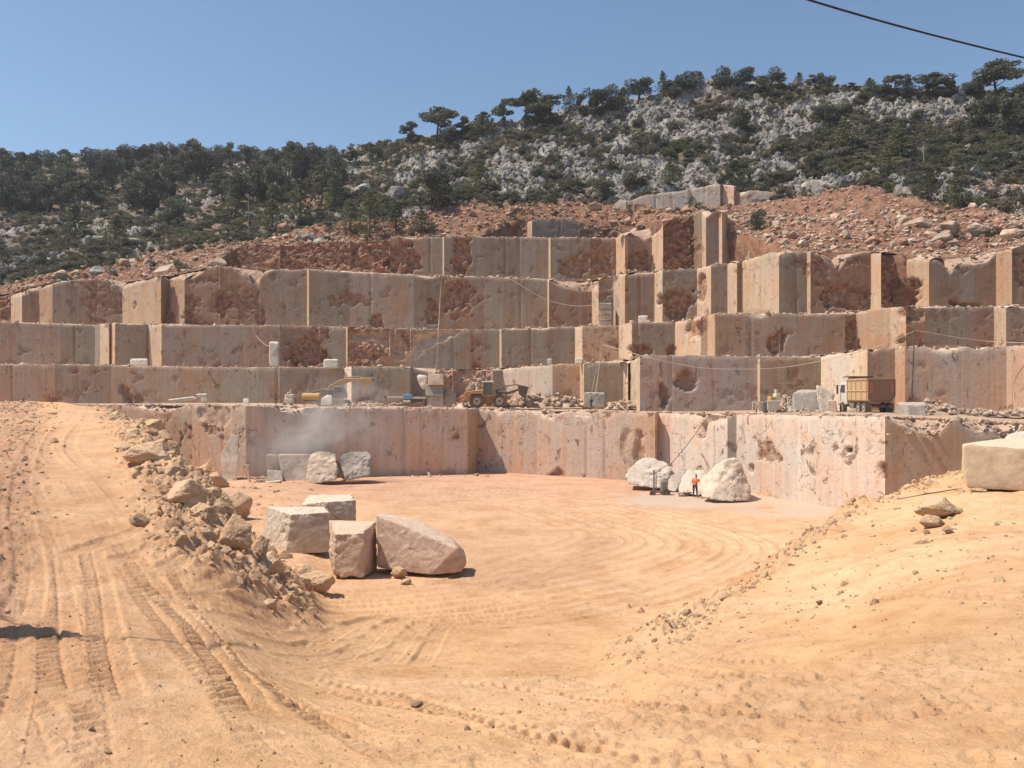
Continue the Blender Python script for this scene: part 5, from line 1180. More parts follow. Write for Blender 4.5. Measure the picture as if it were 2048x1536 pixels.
# ------------------------------------------------------------------ heaps of broken stone on the first ledge
SM = [angular_mesh('stone', 400+i, M_RUBBLE, 9+i % 4, 0.9, 0.03, False, 0.0, 0.0) for i in range(8)]
def heap(x0, x1, ytop, ybase, D, n, label, seed, smin, smax, prof=None, core=True):
    r = random.Random(seed); z0 = ZC+(HZ-ybase)/F*D
    root = empty('rubble_heap', (((x0+x1)/2-1024)/F*D, D, z0)); thing(root, label, 'rubble heap')
    for i in range(n):
        u = r.random(); px = x0+(x1-x0)*u
        env = (prof(u) if prof else math.sin(math.pi*u)**0.7)*(ybase-ytop)
        dd = r.uniform(-0.1, 3.0); f_ = max(0, 1-abs(dd-1.4)/1.9)
        hh = env*f_*r.uniform(0.25, 1.0)**0.5
        s_ = r.uniform(smin, smax)/F*D*0.5
        p = unp(px, ybase-hh, D); p.y += dd
        o = link('stone', SM[r.randrange(8)], root); o.location = (p-Vector(root.location))+Vector((0, 0, s_*0.3))
        o.scale = (s_, s_*r.uniform(.7, 1.1), s_*r.uniform(.6, .95)); o.rotation_euler = (r.uniform(-.6, .6), r.uniform(-.6, .6), r.uniform(0, 6.28))
    if not core: return root
    # the packed core under the loose stones
    nx = 40; us = np.linspace(0, 1, nx); V = []; Q = []
    for k, dd in enumerate(np.linspace(-0.3, 3.4, 9)):
        f_ = max(0, 1-abs(dd-1.5)/1.9)
        for u in us:
            p = unp(x0+(x1-x0)*u, ybase, D); e = (prof(u) if prof else math.sin(math.pi*u)**0.7)*(ybase-ytop)/F*D
            V.append((p.x-root.location.x, dd, -0.08+e*f_*0.72))
    me = mesh_np('core', V, grid_quads(9, nx), mat=M_RUBBLE, smooth=False); c = link('core', me, root)
    c['kind'] = 'stuff'
    return root
heap(1005, 1168, 781, 815, 86.3, 150, 'long heap of broken stone right of the wheel loader', 1, 8, 18, lambda u: 0.25+0.75*math.sin(math.pi*min(1, u*0.85+0.1))**1.2*(0.35+0.65*sstep(0, 0.55, u)))
heap(1212, 1282, 797, 817, 82, 48, 'small heap of pale stones right of the block behind the man in green', 2, 7, 15)
heap(1852, 2140, 799, 832, 62.5, 190, 'wide heap of pale broken stone at the right end of the first ledge', 3, 8, 18, lambda u: 0.25+0.75*math.exp(-((u-0.12)/0.16)**2)+0.22*math.sin(u*19)*0.5)
heap(1588, 1652, 818, 831, 66.2, 40, 'low scatter of white chips before the blue-grey block', 4, 6, 13)
heap(1700, 1800, 826, 835, 62.0, 36, 'pinkish stones at the ledge edge below the dump truck', 5, 6, 13)
heap(1776, 2075, 838, 874, 52.4, 170, 'broken crumbling rock along the upper edge of the right end of the pit wall', 12, 8, 20, lambda u: 0.7+0.3*math.sin(u*21), False)
heap(1560, 1600, 782, 829, 68.6, 34, 'pale broken stones piled between the pump and the blue-grey block', 8, 8, 15)
heap(905, 945, 800, 815, 85.5, 34, 'rubble around the rear wheel of the wheel loader', 6, 5, 11)
heap(680, 770, 804, 814, 88, 44, 'dusty rubble below the excavator arm', 7, 5, 11)
heap(700, 985, 941, 962, 76.0, 90, 'broken stones along the foot of the pit wall at left centre', 9, 5, 11, lambda u: 0.4*abs(math.sin(u*9))+0.12)
heap(505, 612, 952, 966, 70.3, 40, 'debris around the drilling machine in the pit', 10, 5, 12, lambda u: 0.35)

# ------------------------------------------------------------------ loose stones nobody could count
C_small = proto_collection('small_stone', [angular_mesh('small_stone', 430+i, M_CLOD, 9+i, 0.9, 0.05, False, 0.0, 0.0) for i in range(5)])
C_rub = proto_collection('scree_stone', [angular_mesh('scree_stone', 440+i, M_RUBBLE, 9+i, 0.9, 0.05, False, 0.0, 0.0) for i in range(5)])
C_red = proto_collection('red_stone', [angular_mesh('red_stone', 450+i, M_REDRUB, 9+i, 0.9, 0.05, False, 0.0, 0.0) for i in range(5)])
C_karst = proto_collection('karst_stone', [rock_mesh('karst_stone', 460+i, 3, M_KARST, (.8, .7, 1.1), 8, 24, .42, .16, smooth=False) for i in range(6)])
sr = np.random.default_rng(9)
def rnd_rot(n, t=3.1): return np.stack([sr.uniform(-t, t, n), sr.uniform(-t, t, n), sr.uniform(0, 6.3, n)], 1)
# clods on bank, mound and road edges: sample the ground mesh
dens = 0.50*berm**1.5+0.15*leftbank+0.60*edgeR+0.05*slopeR+0.0018; dens = dens*(1-0.97*pit)
# per-area weighting
area = (Dg*(gpx[1]-gpx[0])/F)*cellD; wts = (dens*area*(Dg < 95)*(1/(0.4+Dg*0.05))**1.2).ravel(); wts /= wts.sum()
n_ = 15000; id_ = sr.choice(len(wts), n_, p=wts); gx, gy, gzv = GX.ravel()[id_], GY.ravel()[id_], GZ.ravel()[id_]
ss = (0.012+0.0016*gy)*sr.lognormal(0, 0.65, n_)*np.where(berm.ravel()[id_] > .4, 1.35, 0.8); ss = np.minimum(ss, 0.40)
scatter('clods', np.stack([gx+sr.uniform(-.05, .05, n_), gy+sr.uniform(-.08, .08, n_), gzv-ss*0.15], 1), rnd_rot(n_), np.stack([ss, ss, ss*.8], 1), C_small, 'small clods and stones lying loose on the sand and the bank')
m_ = ((Dg < 22)*area*(1/(0.4+Dg*0.05))**3).ravel(); m_ /= m_.sum(); id_ = sr.choice(len(m_), 5000, p=m_)
gx, gy, gzv = GX.ravel()[id_], GY.ravel()[id_], GZ.ravel()[id_]; ss = np.minimum((0.002+0.0005*gy)*sr.lognormal(0, 0.6, 5000), .05)
scatter('grit', np.stack([gx+sr.uniform(-.03, .03, 5000), gy+sr.uniform(-.05, .05, 5000), gzv], 1), rnd_rot(5000), np.stack([ss*1.2, ss, ss*.7], 1), C_small, 'fine grit and stone chips on the near sand')
# scree
P_, c_, k_ = hill_samples(13000, lambda a, b, rk, rd: rd*np.where(a > 1380, 0.8, 0.4))
s_ = sr.lognormal(-2.0, 0.55, len(P_)); s_ = np.clip(s_, .05, .6)
scatter('scree', P_+np.array([0, 0, .05]), rnd_rot(len(P_), .5), np.stack([s_, s_, s_*.7], 1), C_rub, 'pale and brown loose stones on the red rubble slopes')
P_, c_, k_ = hill_samples(5200, lambda a, b, rk, rd: np.where((a > 1440) & (b > 425), 0.9, np.where((b > 470) & (a < 900), 0.35, 0.02))*rd)
s_ = np.clip(sr.lognormal(-1.35, 0.5, len(P_)), .08, .9)
scatter('rubble', P_+np.array([0, 0, .08]), rnd_rot(len(P_), .6), np.stack([s_*1.1, s_, s_*.75], 1), C_rub, 'broken pale stones tipped along the lip above the upper walls')
P_, c_, k_ = hill_samples(5000, lambda a, b, rk, rd: rd*np.where(a > 900, 0.7, 0.6))
s_ = np.clip(sr.lognormal(-1.7, 0.5, len(P_)), .05, .7)
scatter('red_scree', P_, rnd_rot(len(P_), .7), np.stack([s_, s_, s_*.8], 1), C_red, 'iron-red broken stones on the rubble slopes')
P_, c_, k_ = hill_samples(17000, lambda a, b, rk, rd: np.clip((0.05+rk*0.95)*(1-rd), 0, 1))
s_ = np.clip(sr.lognormal(-1.25, 0.5, len(P_)), .10, 0.9)
scatter('karst_stones', P_-np.array([0, 0, .10]), rnd_rot(len(P_), .3), np.stack([s_, s_, s_*sr.uniform(.5, 1.2, len(P_))], 1), C_karst, 'grey weathered limestone outcrops among the scrub')
# crumbs along the ledge edges
pts = []; sc = []
for lv, n0, p0 in ((L1, 700, 250), (L2, 450, 0), (L3, 450, 0), (L4, 500, 0), (L5, 400, 480)):
    for i in range(n0):
        px = sr.uniform(p0, 2060); d0 = float(pdepth(lv.path, px)); dd = abs(sr.normal(0, .5))+0.15
        x = (px-1024)/F*(d0+dd); z = float(lv.zn(px))
        s0 = float(np.clip(sr.lognormal(-2.1, .5), .04, .4)); pts.append((x, d0+dd, z-0.02)); sc.append(s0)
sc = np.array(sc); scatter('ledge_crumbs', pts, rnd_rot(len(pts), .8), np.stack([sc, sc, sc*.7], 1), C_rub, 'small broken stones along the edges of the ledges')
# ------------------------------------------------------------------ machines and people
class PB:
    """collects boxes, cylinders and extruded outlines into one part"""
    def __init__(s): s.bm = bmesh.new()
    def box(s, x0, x1, y0, y1, z0, z1, taper=0.0, rot=None):
        m = Matrix.Translation(((x0+x1)/2, (y0+y1)/2, (z0+z1)/2))
        if rot: m = m @ Matrix.Rotation(rot[0], 4, rot[1])
        m = m @ Matrix.Diagonal((abs(x1-x0), abs(y1-y0), abs(z1-z0), 1))
        r = bmesh.ops.create_cube(s.bm, size=1.0, matrix=m)
        return s
    def cyl(s, c, r, L, axis='Y', seg=18, r2=None):
        rot = {'Z': Matrix.Identity(4), 'X': Matrix.Rotation(math.pi/2, 4, 'Y'), 'Y': Matrix.Rotation(math.pi/2, 4, 'X')}[axis]
        bmesh.ops.create_cone(s.bm, cap_ends=True, segments=seg, radius1=r, radius2=r if r2 is None else r2, depth=L, matrix=Matrix.Translation(c) @ rot)
        return s
    def tube(s, pts, r, seg=7):
        for a, b in zip(pts[:-1], pts[1:]):
            a = Vector(a); b = Vector(b); d = b-a
            if d.length < 1e-4: continue
            m = Matrix.Translation((a+b)/2) @ d.to_track_quat('Z', 'Y').to_matrix().to_4x4()
            bmesh.ops.create_cone(s.bm, cap_ends=True, segments=seg, radius1=r, radius2=r, depth=d.length+r*0.6, matrix=m)
        return s
    def prism(s, prof, y0, y1):
        """outline in x,z extruded along y"""
        a = [s.bm.verts.new((x, y0, z)) for x, z in prof]; b = [s.bm.verts.new((x, y1, z)) for x, z in prof]; n = len(prof)
        s.bm.faces.new(a); s.bm.faces.new(b[::-1])
        for i in range(n): s.bm.faces.new([a[i], b[i], b[(i+1) % n], a[(i+1) % n]])
        return s
    def prismx(s, prof, x0, x1):
        a = [s.bm.verts.new((x0, y, z)) for y, z in prof]; b = [s.bm.verts.new((x1, y, z)) for y, z in prof]; n = len(prof)
        s.bm.faces.new(a); s.bm.faces.new(b[::-1])
        for i in range(n): s.bm.faces.new([a[i], b[i], b[(i+1) % n], a[(i+1) % n]])
        return s
    def build(s, name, mat, parent, bevel=0.02, loc=None, smooth=False):
        bmesh.ops.recalc_face_normals(s.bm, faces=s.bm.faces)
        me = bpy.data.meshes.new(name); s.bm.to_mesh(me); s.bm.free(); me.materials.append(mat)
        o = link(name, me, parent, loc)
        if bevel:
            b = o.modifiers.new('bevel', 'BEVEL'); b.width = bevel; b.segments = 1; b.limit_method = 'ANGLE'
        return o
def wheel(parent, c, r, wd, axis='Y', lugs=18, name='wheel'):
    b = PB(); b.cyl((0, 0, 0), r*0.95, wd, axis, 28)
    for k in range(lugs):
        a = 2*math.pi*k/lugs
        for sd_ in (-1, 1):
            if axis == 'Y':
                m = Matrix.Translation((math.cos(a)*r*.96, sd_*wd*.25, math.sin(a)*r*.96)) @ Matrix.Rotation(-a, 4, 'Y') @ Matrix.Rotation(0.5*sd_, 4, 'X')
            else:
                m = Matrix.Translation((sd_*wd*.25, math.cos(a)*r*.96, math.sin(a)*r*.96)) @ Matrix.Rotation(a, 4, 'X') @ Matrix.Rotation(math.pi/2, 4, 'Z') @ Matrix.Rotation(0.5*sd_, 4, 'X')
            bmesh.ops.create_cube(b.bm, size=1.0, matrix=m @ Matrix.Diagonal((r*.10, wd*.42, r*.11, 1)))
    t = b.build(name, M_TYRE, parent, 0.01, c)
    PB().cyl((0, 0, 0), r*0.52, wd*1.04, axis, 20).build('rim', M_RIM, t, 0.0)
    PB().cyl((0, 0, 0), r*0.20, wd*1.14, axis, 12).build('hub', M_DARK, t, 0.0)
    return t
def place(px, py, D, rz=0.0, sc=1.0, name='machine'): return empty(name, unp(px, py, D), rz, sc)

# wheel loader, side on, bucket half raised over the heap
L_ = place(976, 816, 85.4, 0.0, 1.0, 'wheel_loader')
thing(L_, 'orange wheel loader with its dark bucket raised over the stone heap', 'wheel loader')
for x in (-1.15, 1.25):
    for y in (-0.95, 0.95): wheel(L_, (x, y, 0.74), 0.74, 0.5)
PB().prism([(-2.5,0.75),(-2.55,1.55),(-2.3,1.78),(-0.45,1.95),(-0.45,0.85),(-0.7,0.7)], -0.75, 0.75).build('engine_hood', M_ORG, L_, 0.05)
PB().box(-2.75,-2.45,-0.85,0.85,0.55,0.95).build('counterweight', M_ORG, L_, 0.04)
g_ = PB(); [g_.box(-2.585,-2.56,-0.55,0.55,1.05+k*0.1,1.09+k*0.1) for k in range(5)]; g_.build('radiator_grille', M_DARK, L_, 0)
PB().prism([(-0.5,0.6),(-0.5,1.35),(0.35,1.35),(0.7,1.1),(1.9,1.1),(2.1,0.75),(1.9,0.5),(0.2,0.5)], -0.42, 0.42).build('chassis', M_ORG, L_, 0.03)
c_ = PB(); [c_.box(x-0.05,x+0.05,y-0.05,y+0.05,1.3,2.75) for x in (-0.5,0.52) for y in (-0.62,0.62)]; c_.box(-0.6,0.62,-0.7,0.7,1.2,1.42); c_.build('cab_frame', M_ORG, L_, 0.01)
PB().box(-0.66,0.68,-0.76,0.76,2.72,2.86).build('cab_roof', M_CREAM, L_, 0.04)
PB().box(-0.47,0.49,-0.6,0.6,1.43,2.71).build('cab_glass', M_GLASS, L_, 0)
PB().cyl((-1.5,0.3,2.15),0.07,0.7,'Z',10).build('exhaust_pipe', M_DARK, L_, 0)
PB().cyl((-1.15,-0.2,2.05),0.14,0.35,'Z',12).build('air_filter', M_WHITEP, L_, 0)
for y in (-1.0, 1.0):
    PB().prism([(-2.0,1.35),(-1.75,1.62),(-0.6,1.62),(-0.35,1.3),(-0.45,1.3),(-0.7,1.52),(-1.7,1.52),(-1.9,1.3)], y-0.28, y+0.28).build('fender', M_ORG, L_, 0.01)
for y in (-0.5, 0.5): PB().prism([(0.75,1.5),(0.9,1.72),(2.2,1.75),(3.2,2.05),(3.35,1.9),(2.3,1.5)], y-0.07, y+0.07).build('lift_arm', M_DARK, L_, 0.02)
PB().tube([(0.8,0,1.75),(1.9,0,2.35)],0.08).tube([(1.9,0,2.35),(3.2,0,2.5)],0.06).build('tilt_linkage', M_DARK, L_, 0)
for y in (-0.28, 0.28): PB().tube([(0.9,y,1.0),(2.2,y,1.6)],0.07).build('lift_cylinder', M_GREYM, L_, 0)
bk = PB(); bk.prism([(3.15,2.5),(4.35,2.25),(4.3,2.12),(3.55,2.05),(3.62,1.55),(4.05,1.0),(3.95,0.92),(3.3,1.5)], -1.3, 1.3)
bk.prism([(3.2,2.45),(4.3,2.2),(4.0,0.98),(3.35,1.5)], -1.34, -1.28).prism([(3.2,2.45),(4.3,2.2),(4.0,0.98),(3.35,1.5)], 1.28, 1.34)
bko = bk.build('bucket', M_DARK, L_, 0.01)
tt_ = PB(); [tt_.box(3.93,4.1,y-0.05,y+0.05,0.78,0.98) for y in np.linspace(-1.2,1.2,7)]; tt_.build('bucket_teeth', M_GREYM, bko, 0)

# dump truck, seen from behind on its left side
T_ = place(1740, 829, 65.6, math.radians(6), 0.86, 'dump_truck'); T_.scale = (0.90, 0.66, 0.96)
thing(T_, 'tan dump truck with a high rusty tipper body, parked facing away on the first ledge', 'dump truck')
for y in (-1.6, -0.35, 3.6):
    for x in (-1.12, 1.12): wheel(T_, (x, y, 0.52), 0.52, 0.36, 'X', 14)
PB().box(-0.45,0.45,-2.2,4.9,0.62,0.92).build('chassis', M_DARK, T_, 0.02)
tb = PB(); tb.prismx([(-2.45,1.22),(-2.45,3.0),(2.35,3.0),(2.35,1.22)], -1.28, -1.20).prismx([(-2.45,1.22),(-2.45,3.0),(2.35,3.0),(2.35,1.22)], 1.20, 1.28)
tb.box(-1.2,1.2,-2.4,2.3,1.12,1.24).box(-1.2,1.2,2.27,2.37,1.24,3.2)
tbo = tb.build('tipper_body', M_TRKTAN, T_, 0.02)
for y in (-2.2,-1.0,0.2,1.3,2.2): PB().box(-1.345,-1.282,y-0.06,y+0.06,1.2,3.02).build('body_rib', M_TRKTAN, tbo, 0.01)
PB().box(-1.35,-1.282,-2.45,2.35,2.92,3.06).box(-1.34,-1.284,-2.45,2.35,1.98,2.06).build('top_rail', M_TRKTAN, tbo, 0.01)
tg = PB(); tg.prism([(-1.30,1.55),(-0.92,1.05),(0.92,1.05),(1.30,1.55),(1.30,3.05),(-1.30,3.05)], -2.56, -2.47)
tgo = tg.build('tailgate', M_RUST, T_, 0.01)
fr = PB()
pr_ = [(-1.24,1.58),(-0.89,1.12),(0.89,1.12),(1.24,1.58),(1.24,2.98),(-1.24,2.98),(-1.24,1.58)]
fr.tube([(a, -2.60, b) for a, b in pr_], 0.055); fr.build('tailgate_frame', M_RUST, tgo, 0)
for x in (-1.0, 1.0): PB().prism([(x-0.14,1.75),(x+0.14,1.95),(x+0.14,2.7),(x-0.14,2.8)], -2.60, -2.565).build('red_marking', M_REDP, tgo, 0)
PB().box(-1.15,1.15,1.9,3.6,3.2,3.3).build('cab_guard', M_DARK, T_, 0.01)
PB().box(-0.95,0.95,2.4,2.55,2.55,3.18).build('rolled_cover', M_GREYM, T_, 0.03)
cb = PB(); cb.prismx([(2.65,0.85),(2.65,2.75),(4.35,2.75),(4.75,1.9),(4.8,0.75),(4.0,0.75)], -1.15, 1.15); cbo = cb.build('cab', M_WHITEP, T_, 0.05)
PB().prismx([(3.1,1.85),(3.1,2.55),(4.05,2.55),(4.35,1.9)], -1.165, -1.152).build('side_window', M_GLASS, cbo, 0)
PB().prismx([(3.1,1.85),(3.1,2.55),(4.05,2.55),(4.35,1.9)], 1.152, 1.165).build('side_window', M_GLASS, cbo, 0)
PB().box(-1.55,-1.40,4.15,4.3,1.75,2.55).tube([(-1.15,4.3,2.5),(-1.48,4.25,2.5)],0.02).build('mirror', M_DARK, cbo, 0.01)
PB().box(-1.2,-0.7,1.0,2.0,0.5,0.95).build('fuel_tank', M_GREYM, T_, 0.06)
for x in (-1.05, 1.05): PB().box(x-0.2,x+0.2,-2.30,-2.27,0.25,1.0).build('mud_flap', M_TYRE, T_, 0)
PB().box(-1.15,1.15,-2.42,-2.30,0.62,0.78).build('rear_bumper', M_DARK, T_, 0.01)
for x in (-0.9, 0.9): PB().box(x-0.12,x+0.12,-2.445,-2.421,0.64,0.75).build('tail_light', M_REDP, T_, 0)

# excavator half hidden in the dust
E_ = place(668, 813, 90, 0.0, 1.0, 'excavator')
thing(E_, 'excavator with a raised pale yellow arm, its body hidden in dust behind the yellow tank', 'excavator')
for y in (-1.1, 1.1):
    tk = PB(); tk.prism([(-1.7,0.35),(-1.5,0.05),(1.5,0.05),(1.7,0.35),(1.5,0.75),(-1.5,0.75)], y-0.28, y+0.28); t_ = tk.build('track', M_TYRE, E_, 0.05)
PB().prism([(-2.0,0.95),(-2.1,1.7),(-1.4,1.95),(0.9,1.95),(1.3,1.5),(1.3,0.95)], -1.15, 1.15).build('engine_house', M_DARK, E_, 0.06)
PB().prism([(0.2,1.0),(0.2,2.3),(1.15,2.3),(1.5,1.6),(1.5,1.0)], -1.2, -0.35).build('cab', M_GREYM, E_, 0.04)
PB().prism([(0.35,1.45),(0.35,2.15),(1.05,2.15),(1.3,1.6)], -1.22, -1.205).build('cab_window', M_GLASS, E_, 0)
PB().cyl((-0.9,0.5,2.2),0.07,0.6,'Z',10).build('exhaust_pipe', M_DARK, E_, 0)
PB().prism([(-0.9,1.85),(-0.45,2.35),(0.6,2.95),(1.5,3.2),(3.35,3.15),(3.35,2.9),(1.6,2.72),(0.9,2.5),(0.35,1.95)], -0.18, 0.18).build('boom', M_YEL, E_, 0.04)
PB().prism([(2.95,3.28),(4.25,3.15),(4.3,2.65),(4.0,2.5),(3.55,1.55),(3.3,0.9),(3.05,0.95),(3.2,1.7),(3.6,2.7),(3.0,3.0)], -0.14, 0.14).build('stick', M_YEL, E_, 0.04)
PB().prism([(3.35,1.1),(2.75,0.95),(2.45,0.5),(2.7,0.12),(3.1,0.15),(3.3,0.5)], -0.55, 0.55).build('bucket', M_DARK, E_, 0.03)
PB().tube([(-0.2,0.0,1.9),(1.0,0.0,2.6)],0.08).build('boom_cylinder', M_GREYM, E_, 0)
PB().tube([(1.4,0,3.28),(3.0,0,3.36)],0.07).build('stick_cylinder', M_GREYM, E_, 0)
PB().tube([(3.85,-0.05,2.3),(3.55,-0.05,1.2)],0.06).build('bucket_cylinder', M_GREYM, E_, 0)

# yellow tank on a stand
K_ = place(623, 812, 85.8, 0, 1.0, 'water_tank'); thing(K_, 'yellow cylindrical tank lying on a low steel stand', 'tank')
PB().cyl((0,0,0.98),0.42,1.85,'X',24).build('drum', M_YEL, K_, 0.05)
for x in (-0.94,0.94): PB().cyl((x,0,0.98),0.36,0.03,'X',24).build('end_cap', M_YEL, K_, 0.0)
PB().box(-0.85,0.85,-0.35,0.35,0.42,0.54).build('frame', M_RUST, K_, 0.01)
for x in (-0.75,0.75):
    for y in (-0.3,0.3): PB().box(x-0.04,x+0.04,y-0.04,y+0.04,0,0.5).build('leg', M_RUST, K_, 0)
PB().cyl((0.2,0,1.44),0.12,0.1,'Z',14).build('filler_cap', M_DARK, K_, 0)
# pale compressor
C_ = place(580, 813, 86, 0, 1.0, 'compressor'); thing(C_, 'small cream compressor with exposed pipes at the left of the yellow tank', 'compressor')
PB().box(-0.55,0.35,-0.4,0.4,0.25,0.85).build('engine_block', M_CREAM, C_, 0.04)
PB().box(-0.05,0.45,-0.3,0.3,0.95,1.35).build('air_receiver', M_CREAM, C_, 0.06)
PB().cyl((-0.35,0,1.05),0.2,0.5,'Z',14).build('cylinder_head', M_CREAM, C_, 0.02)
PB().tube([(-0.3,0.1,0.8),(-0.3,0.1,1.5),(0.05,0.1,1.55),(0.05,0.1,1.9)],0.045).build('exhaust_pipe', M_WHITEP, C_, 0)
PB().tube([(0.4,-0.2,1.0),(0.62,-0.2,0.8),(0.7,-0.2,0.2)],0.04).build('hose', M_DARK, C_, 0)
for x in (-0.45,0.3): PB().cyl((x,-0.45,0.18),0.18,0.1,'Y',14).build('wheel', M_TYRE, C_, 0)
PB().box(-0.75,0.9,-0.3,0.3,0.02,0.12).build('skid', M_GREYM, C_, 0)
# thin marker rods / upright bars near compressor
for px_, h_, lb in ((551,1.4,'thin dark upright bar at the left of the cream compressor'),(1513,1.4,'short dark upright pipe at the left of the pump')):
    p_ = unp(px_, 813 if px_ < 1000 else 827, 86 if px_ < 1000 else 69.5); o = PB().cyl((0,0,h_/2),0.05,h_,'Z',8).cyl((0,0,h_),0.09,0.08,'Z',8).build('upright_bar', M_DARK, None, 0, p_); thing(o, lb, 'bar')

# rail drilling machine with blue motor
B_ = place(812, 815, 87.2, 0, 1.0, 'rail_drilling_machine'); thing(B_, 'horizontal drilling machine with a long cream rail and a blue motor box', 'drilling machine')
PB().box(-2.1,-0.25,-0.12,0.12,1.02,1.22).box(0.68,2.2,-0.12,0.12,0.95,1.16).build('rail', M_CREAM, B_, 0.01)
PB().box(-0.28,0.68,-0.3,0.3,0.95,1.42).build('motor_box', M_BLUE, B_, 0.03)
PB().box(-0.22,0.5,-0.28,0.28,0.84,0.94).build('motor_base', M_DARK, B_, 0)
PB().box(-2.35,-2.1,-0.2,0.2,0.95,1.28).build('end_stop', M_DARK, B_, 0.02)
for x in (-2.2,-0.1,2.0):
    PB().tube([(x,-0.25,1.0),(x-0.15,-0.3,0)],0.045).tube([(x,0.25,1.0),(x+0.1,0.3,0)],0.045).build('leg', M_RUST, B_, 0)
PB().box(-0.1,1.9,-0.3,0.3,0.05,0.55).build('pump_unit', M_RUST, B_, 0.04)
PB().box(-0.25,0.5,-0.32,-0.1,0.56,0.8).build('tray', M_WHITEP, B_, 0.02)
PB().tube([(-1.9,-0.3,0.2),(-1.2,-0.3,0.5),(-0.9,-0.3,0.35),(-0.4,-0.3,0.5)],0.08).build('hose', M_HOSE, B_, 0)
PB().cyl((-0.8,0,0.4),0.28,0.4,'Y',14).build('drum', M_RUST, B_, 0.02)
o = PB().cyl((0,0,0),0.06,2.3,'X',10).build('drill_rod', M_CREAM, None, 0, unp(742, 808, 86.6)); thing(o, 'long pale drill rod lying on the ledge left of the drilling machine', 'rod')
# thin-legged pump cluster and ladder at right
U_ = place(1542, 828, 68.6, 0.15, 1.0, 'water_pump'); thing(U_, 'dusty tan pump unit with a yellow engine on top, left of the ladder', 'pump')
PB().box(-0.55,0.62,-0.5,0.5,0.25,1.05).build('housing', M_CREAM, U_, 0.04)
PB().box(-0.95,-0.5,-0.4,0.4,0.15,1.05).build('radiator', M_GREYM, U_, 0.03)
PB().box(-0.2,0.35,-0.3,0.3,1.12,1.5).build('engine', M_YEL, U_, 0.05)
PB().box(0.3,0.72,-0.3,0.3,1.05,1.75).build('air_box', M_CREAM, U_, 0.05)
PB().cyl((0.45,0,1.95),0.12,0.35,'Z',12).build('filter', M_CREAM, U_, 0)
PB().tube([(-0.6,-0.45,1.1),(0.9,-0.45,1.1),(1.35,-0.45,0.8),(1.4,-0.45,0.05)],0.05).tube([(0.95,0.45,1.1),(1.15,0.45,0.05)],0.05).build('frame', M_CREAM, U_, 0)
PB().tube([(-1.0,-0.2,0.9),(-1.35,-0.2,1.1),(-1.5,-0.2,0.3),(-1.4,-0.2,0.02)],0.05).build('hose', M_HOSE, U_, 0)
PB().tube([(-1.75,-0.1,0.0),(-1.7,-0.1,1.0),(-1.45,-0.1,1.0),(-1.4,-0.1,0.0)],0.04).build('hose_stand', M_WHITEP, U_, 0)
for x in (-0.75,0.5): PB().cyl((x,-0.5,0.2),0.2,0.14,'Y',14).build('wheel', M_TYRE, U_, 0)
D_ = place(1584, 829, 66.8, 0, 1.0, 'ladder'); thing(D_, 'short pale metal ladder leaning against the broken stones', 'ladder')
for x in (-0.26, 0.26): PB().tube([(x,0,0),(x,0.35,1.35)],0.03).build('rail', M_WHITEP, D_, 0)
for k in range(5):
    t_ = (k+0.5)/5; PB().tube([(-0.26,0.35*t_,1.35*t_),(0.26,0.35*t_,1.35*t_)],0.022).build('rung', M_WHITEP, D_, 0)

# mast drill in the pit, right
Z_ = place(1322, 991, 63.2, 0, 1.0, 'mast_drill'); thing(Z_, 'small wheeled drill with an upright mast in front of the long white boulder', 'drilling machine')
PB().box(-0.62,-0.50,-0.08,0.08,0.35,2.0).box(-0.42,-0.36,-0.06,0.06,0.35,1.85).build('mast', M_GREYM, Z_, 0.01)
PB().box(-0.66,-0.34,-0.1,0.1,1.95,2.05).build('mast_head', M_WHITEP, Z_, 0)
PB().box(0.0,0.5,-0.25,0.3,0.35,1.15).build('motor', M_GREYM, Z_, 0.05)
PB().box(-0.75,0.65,-0.2,0.2,0.22,0.34).build('chassis', M_RUST, Z_, 0.02)
for c, r in (((-0.72,-0.3,0.2),0.24),((0.35,-0.35,0.26),0.33),((0.3,0.4,0.26),0.33)): PB().cyl((0,0,0),r,0.16,'Y',18).build('wheel', M_TYRE, Z_, 0.02, c)
PB().tube([(0.1,-0.26,1.2),(0.1,-0.26,1.35),(0.4,-0.26,1.35),(0.4,-0.26,1.2)],0.025).build('handle', M_GREYM, Z_, 0)
W_ = place(1371, 996, 62, 0, 1.0, 'wire_saw_frame'); thing(W_, 'low metal frame with rods lying on the wet ground left of the man in orange', 'frame')
PB().tube([(-0.55,0,0.35),(0.5,0.2,0.42)],0.04).tube([(-0.5,0,0),(-0.5,0,0.4)],0.035).tube([(0.5,0.2,0),(0.5,0.2,0.42)],0.035).tube([(-0.1,0,0.0),(-0.12,0,0.55)],0.035).tube([(0.2,0.1,0),(0.2,0.1,0.6)],0.03).build('frame', M_RUST, W_, 0)
PB().box(-0.45,0.0,-0.1,0.1,0.05,0.25).build('motor', M_GREYM, W_, 0.02)
# mast drill in the pit, left
Y_ = place(518, 971, 69, 0, 1.0, 'mast_drill'); thing(Y_, 'pale drill with a leaning mast below the dust cloud, beside the flat white block', 'drilling machine')
PB().tube([(-0.75,0,0.1),(-1.05,0,1.75)],0.10).build('mast', M_CREAM, Y_, 0)
PB().box(-1.25,-0.85,-0.08,0.08,1.68,1.8).build('mast_head', M_WHITEP, Y_, 0)
PB().cyl((0.35,-0.3,0.28),0.28,0.3,'Y',18).build('wheel', M_RIM, Y_, 0.03)
PB().prism([(0.3,0.1),(1.9,0.32),(1.85,0.45),(0.4,0.3)],-0.3,0.3).build('bed', M_WHITEP, Y_, 0.02)
PB().box(-0.9,0.3,-0.25,0.25,0.08,0.25).build('chassis', M_DARK, Y_, 0.02)
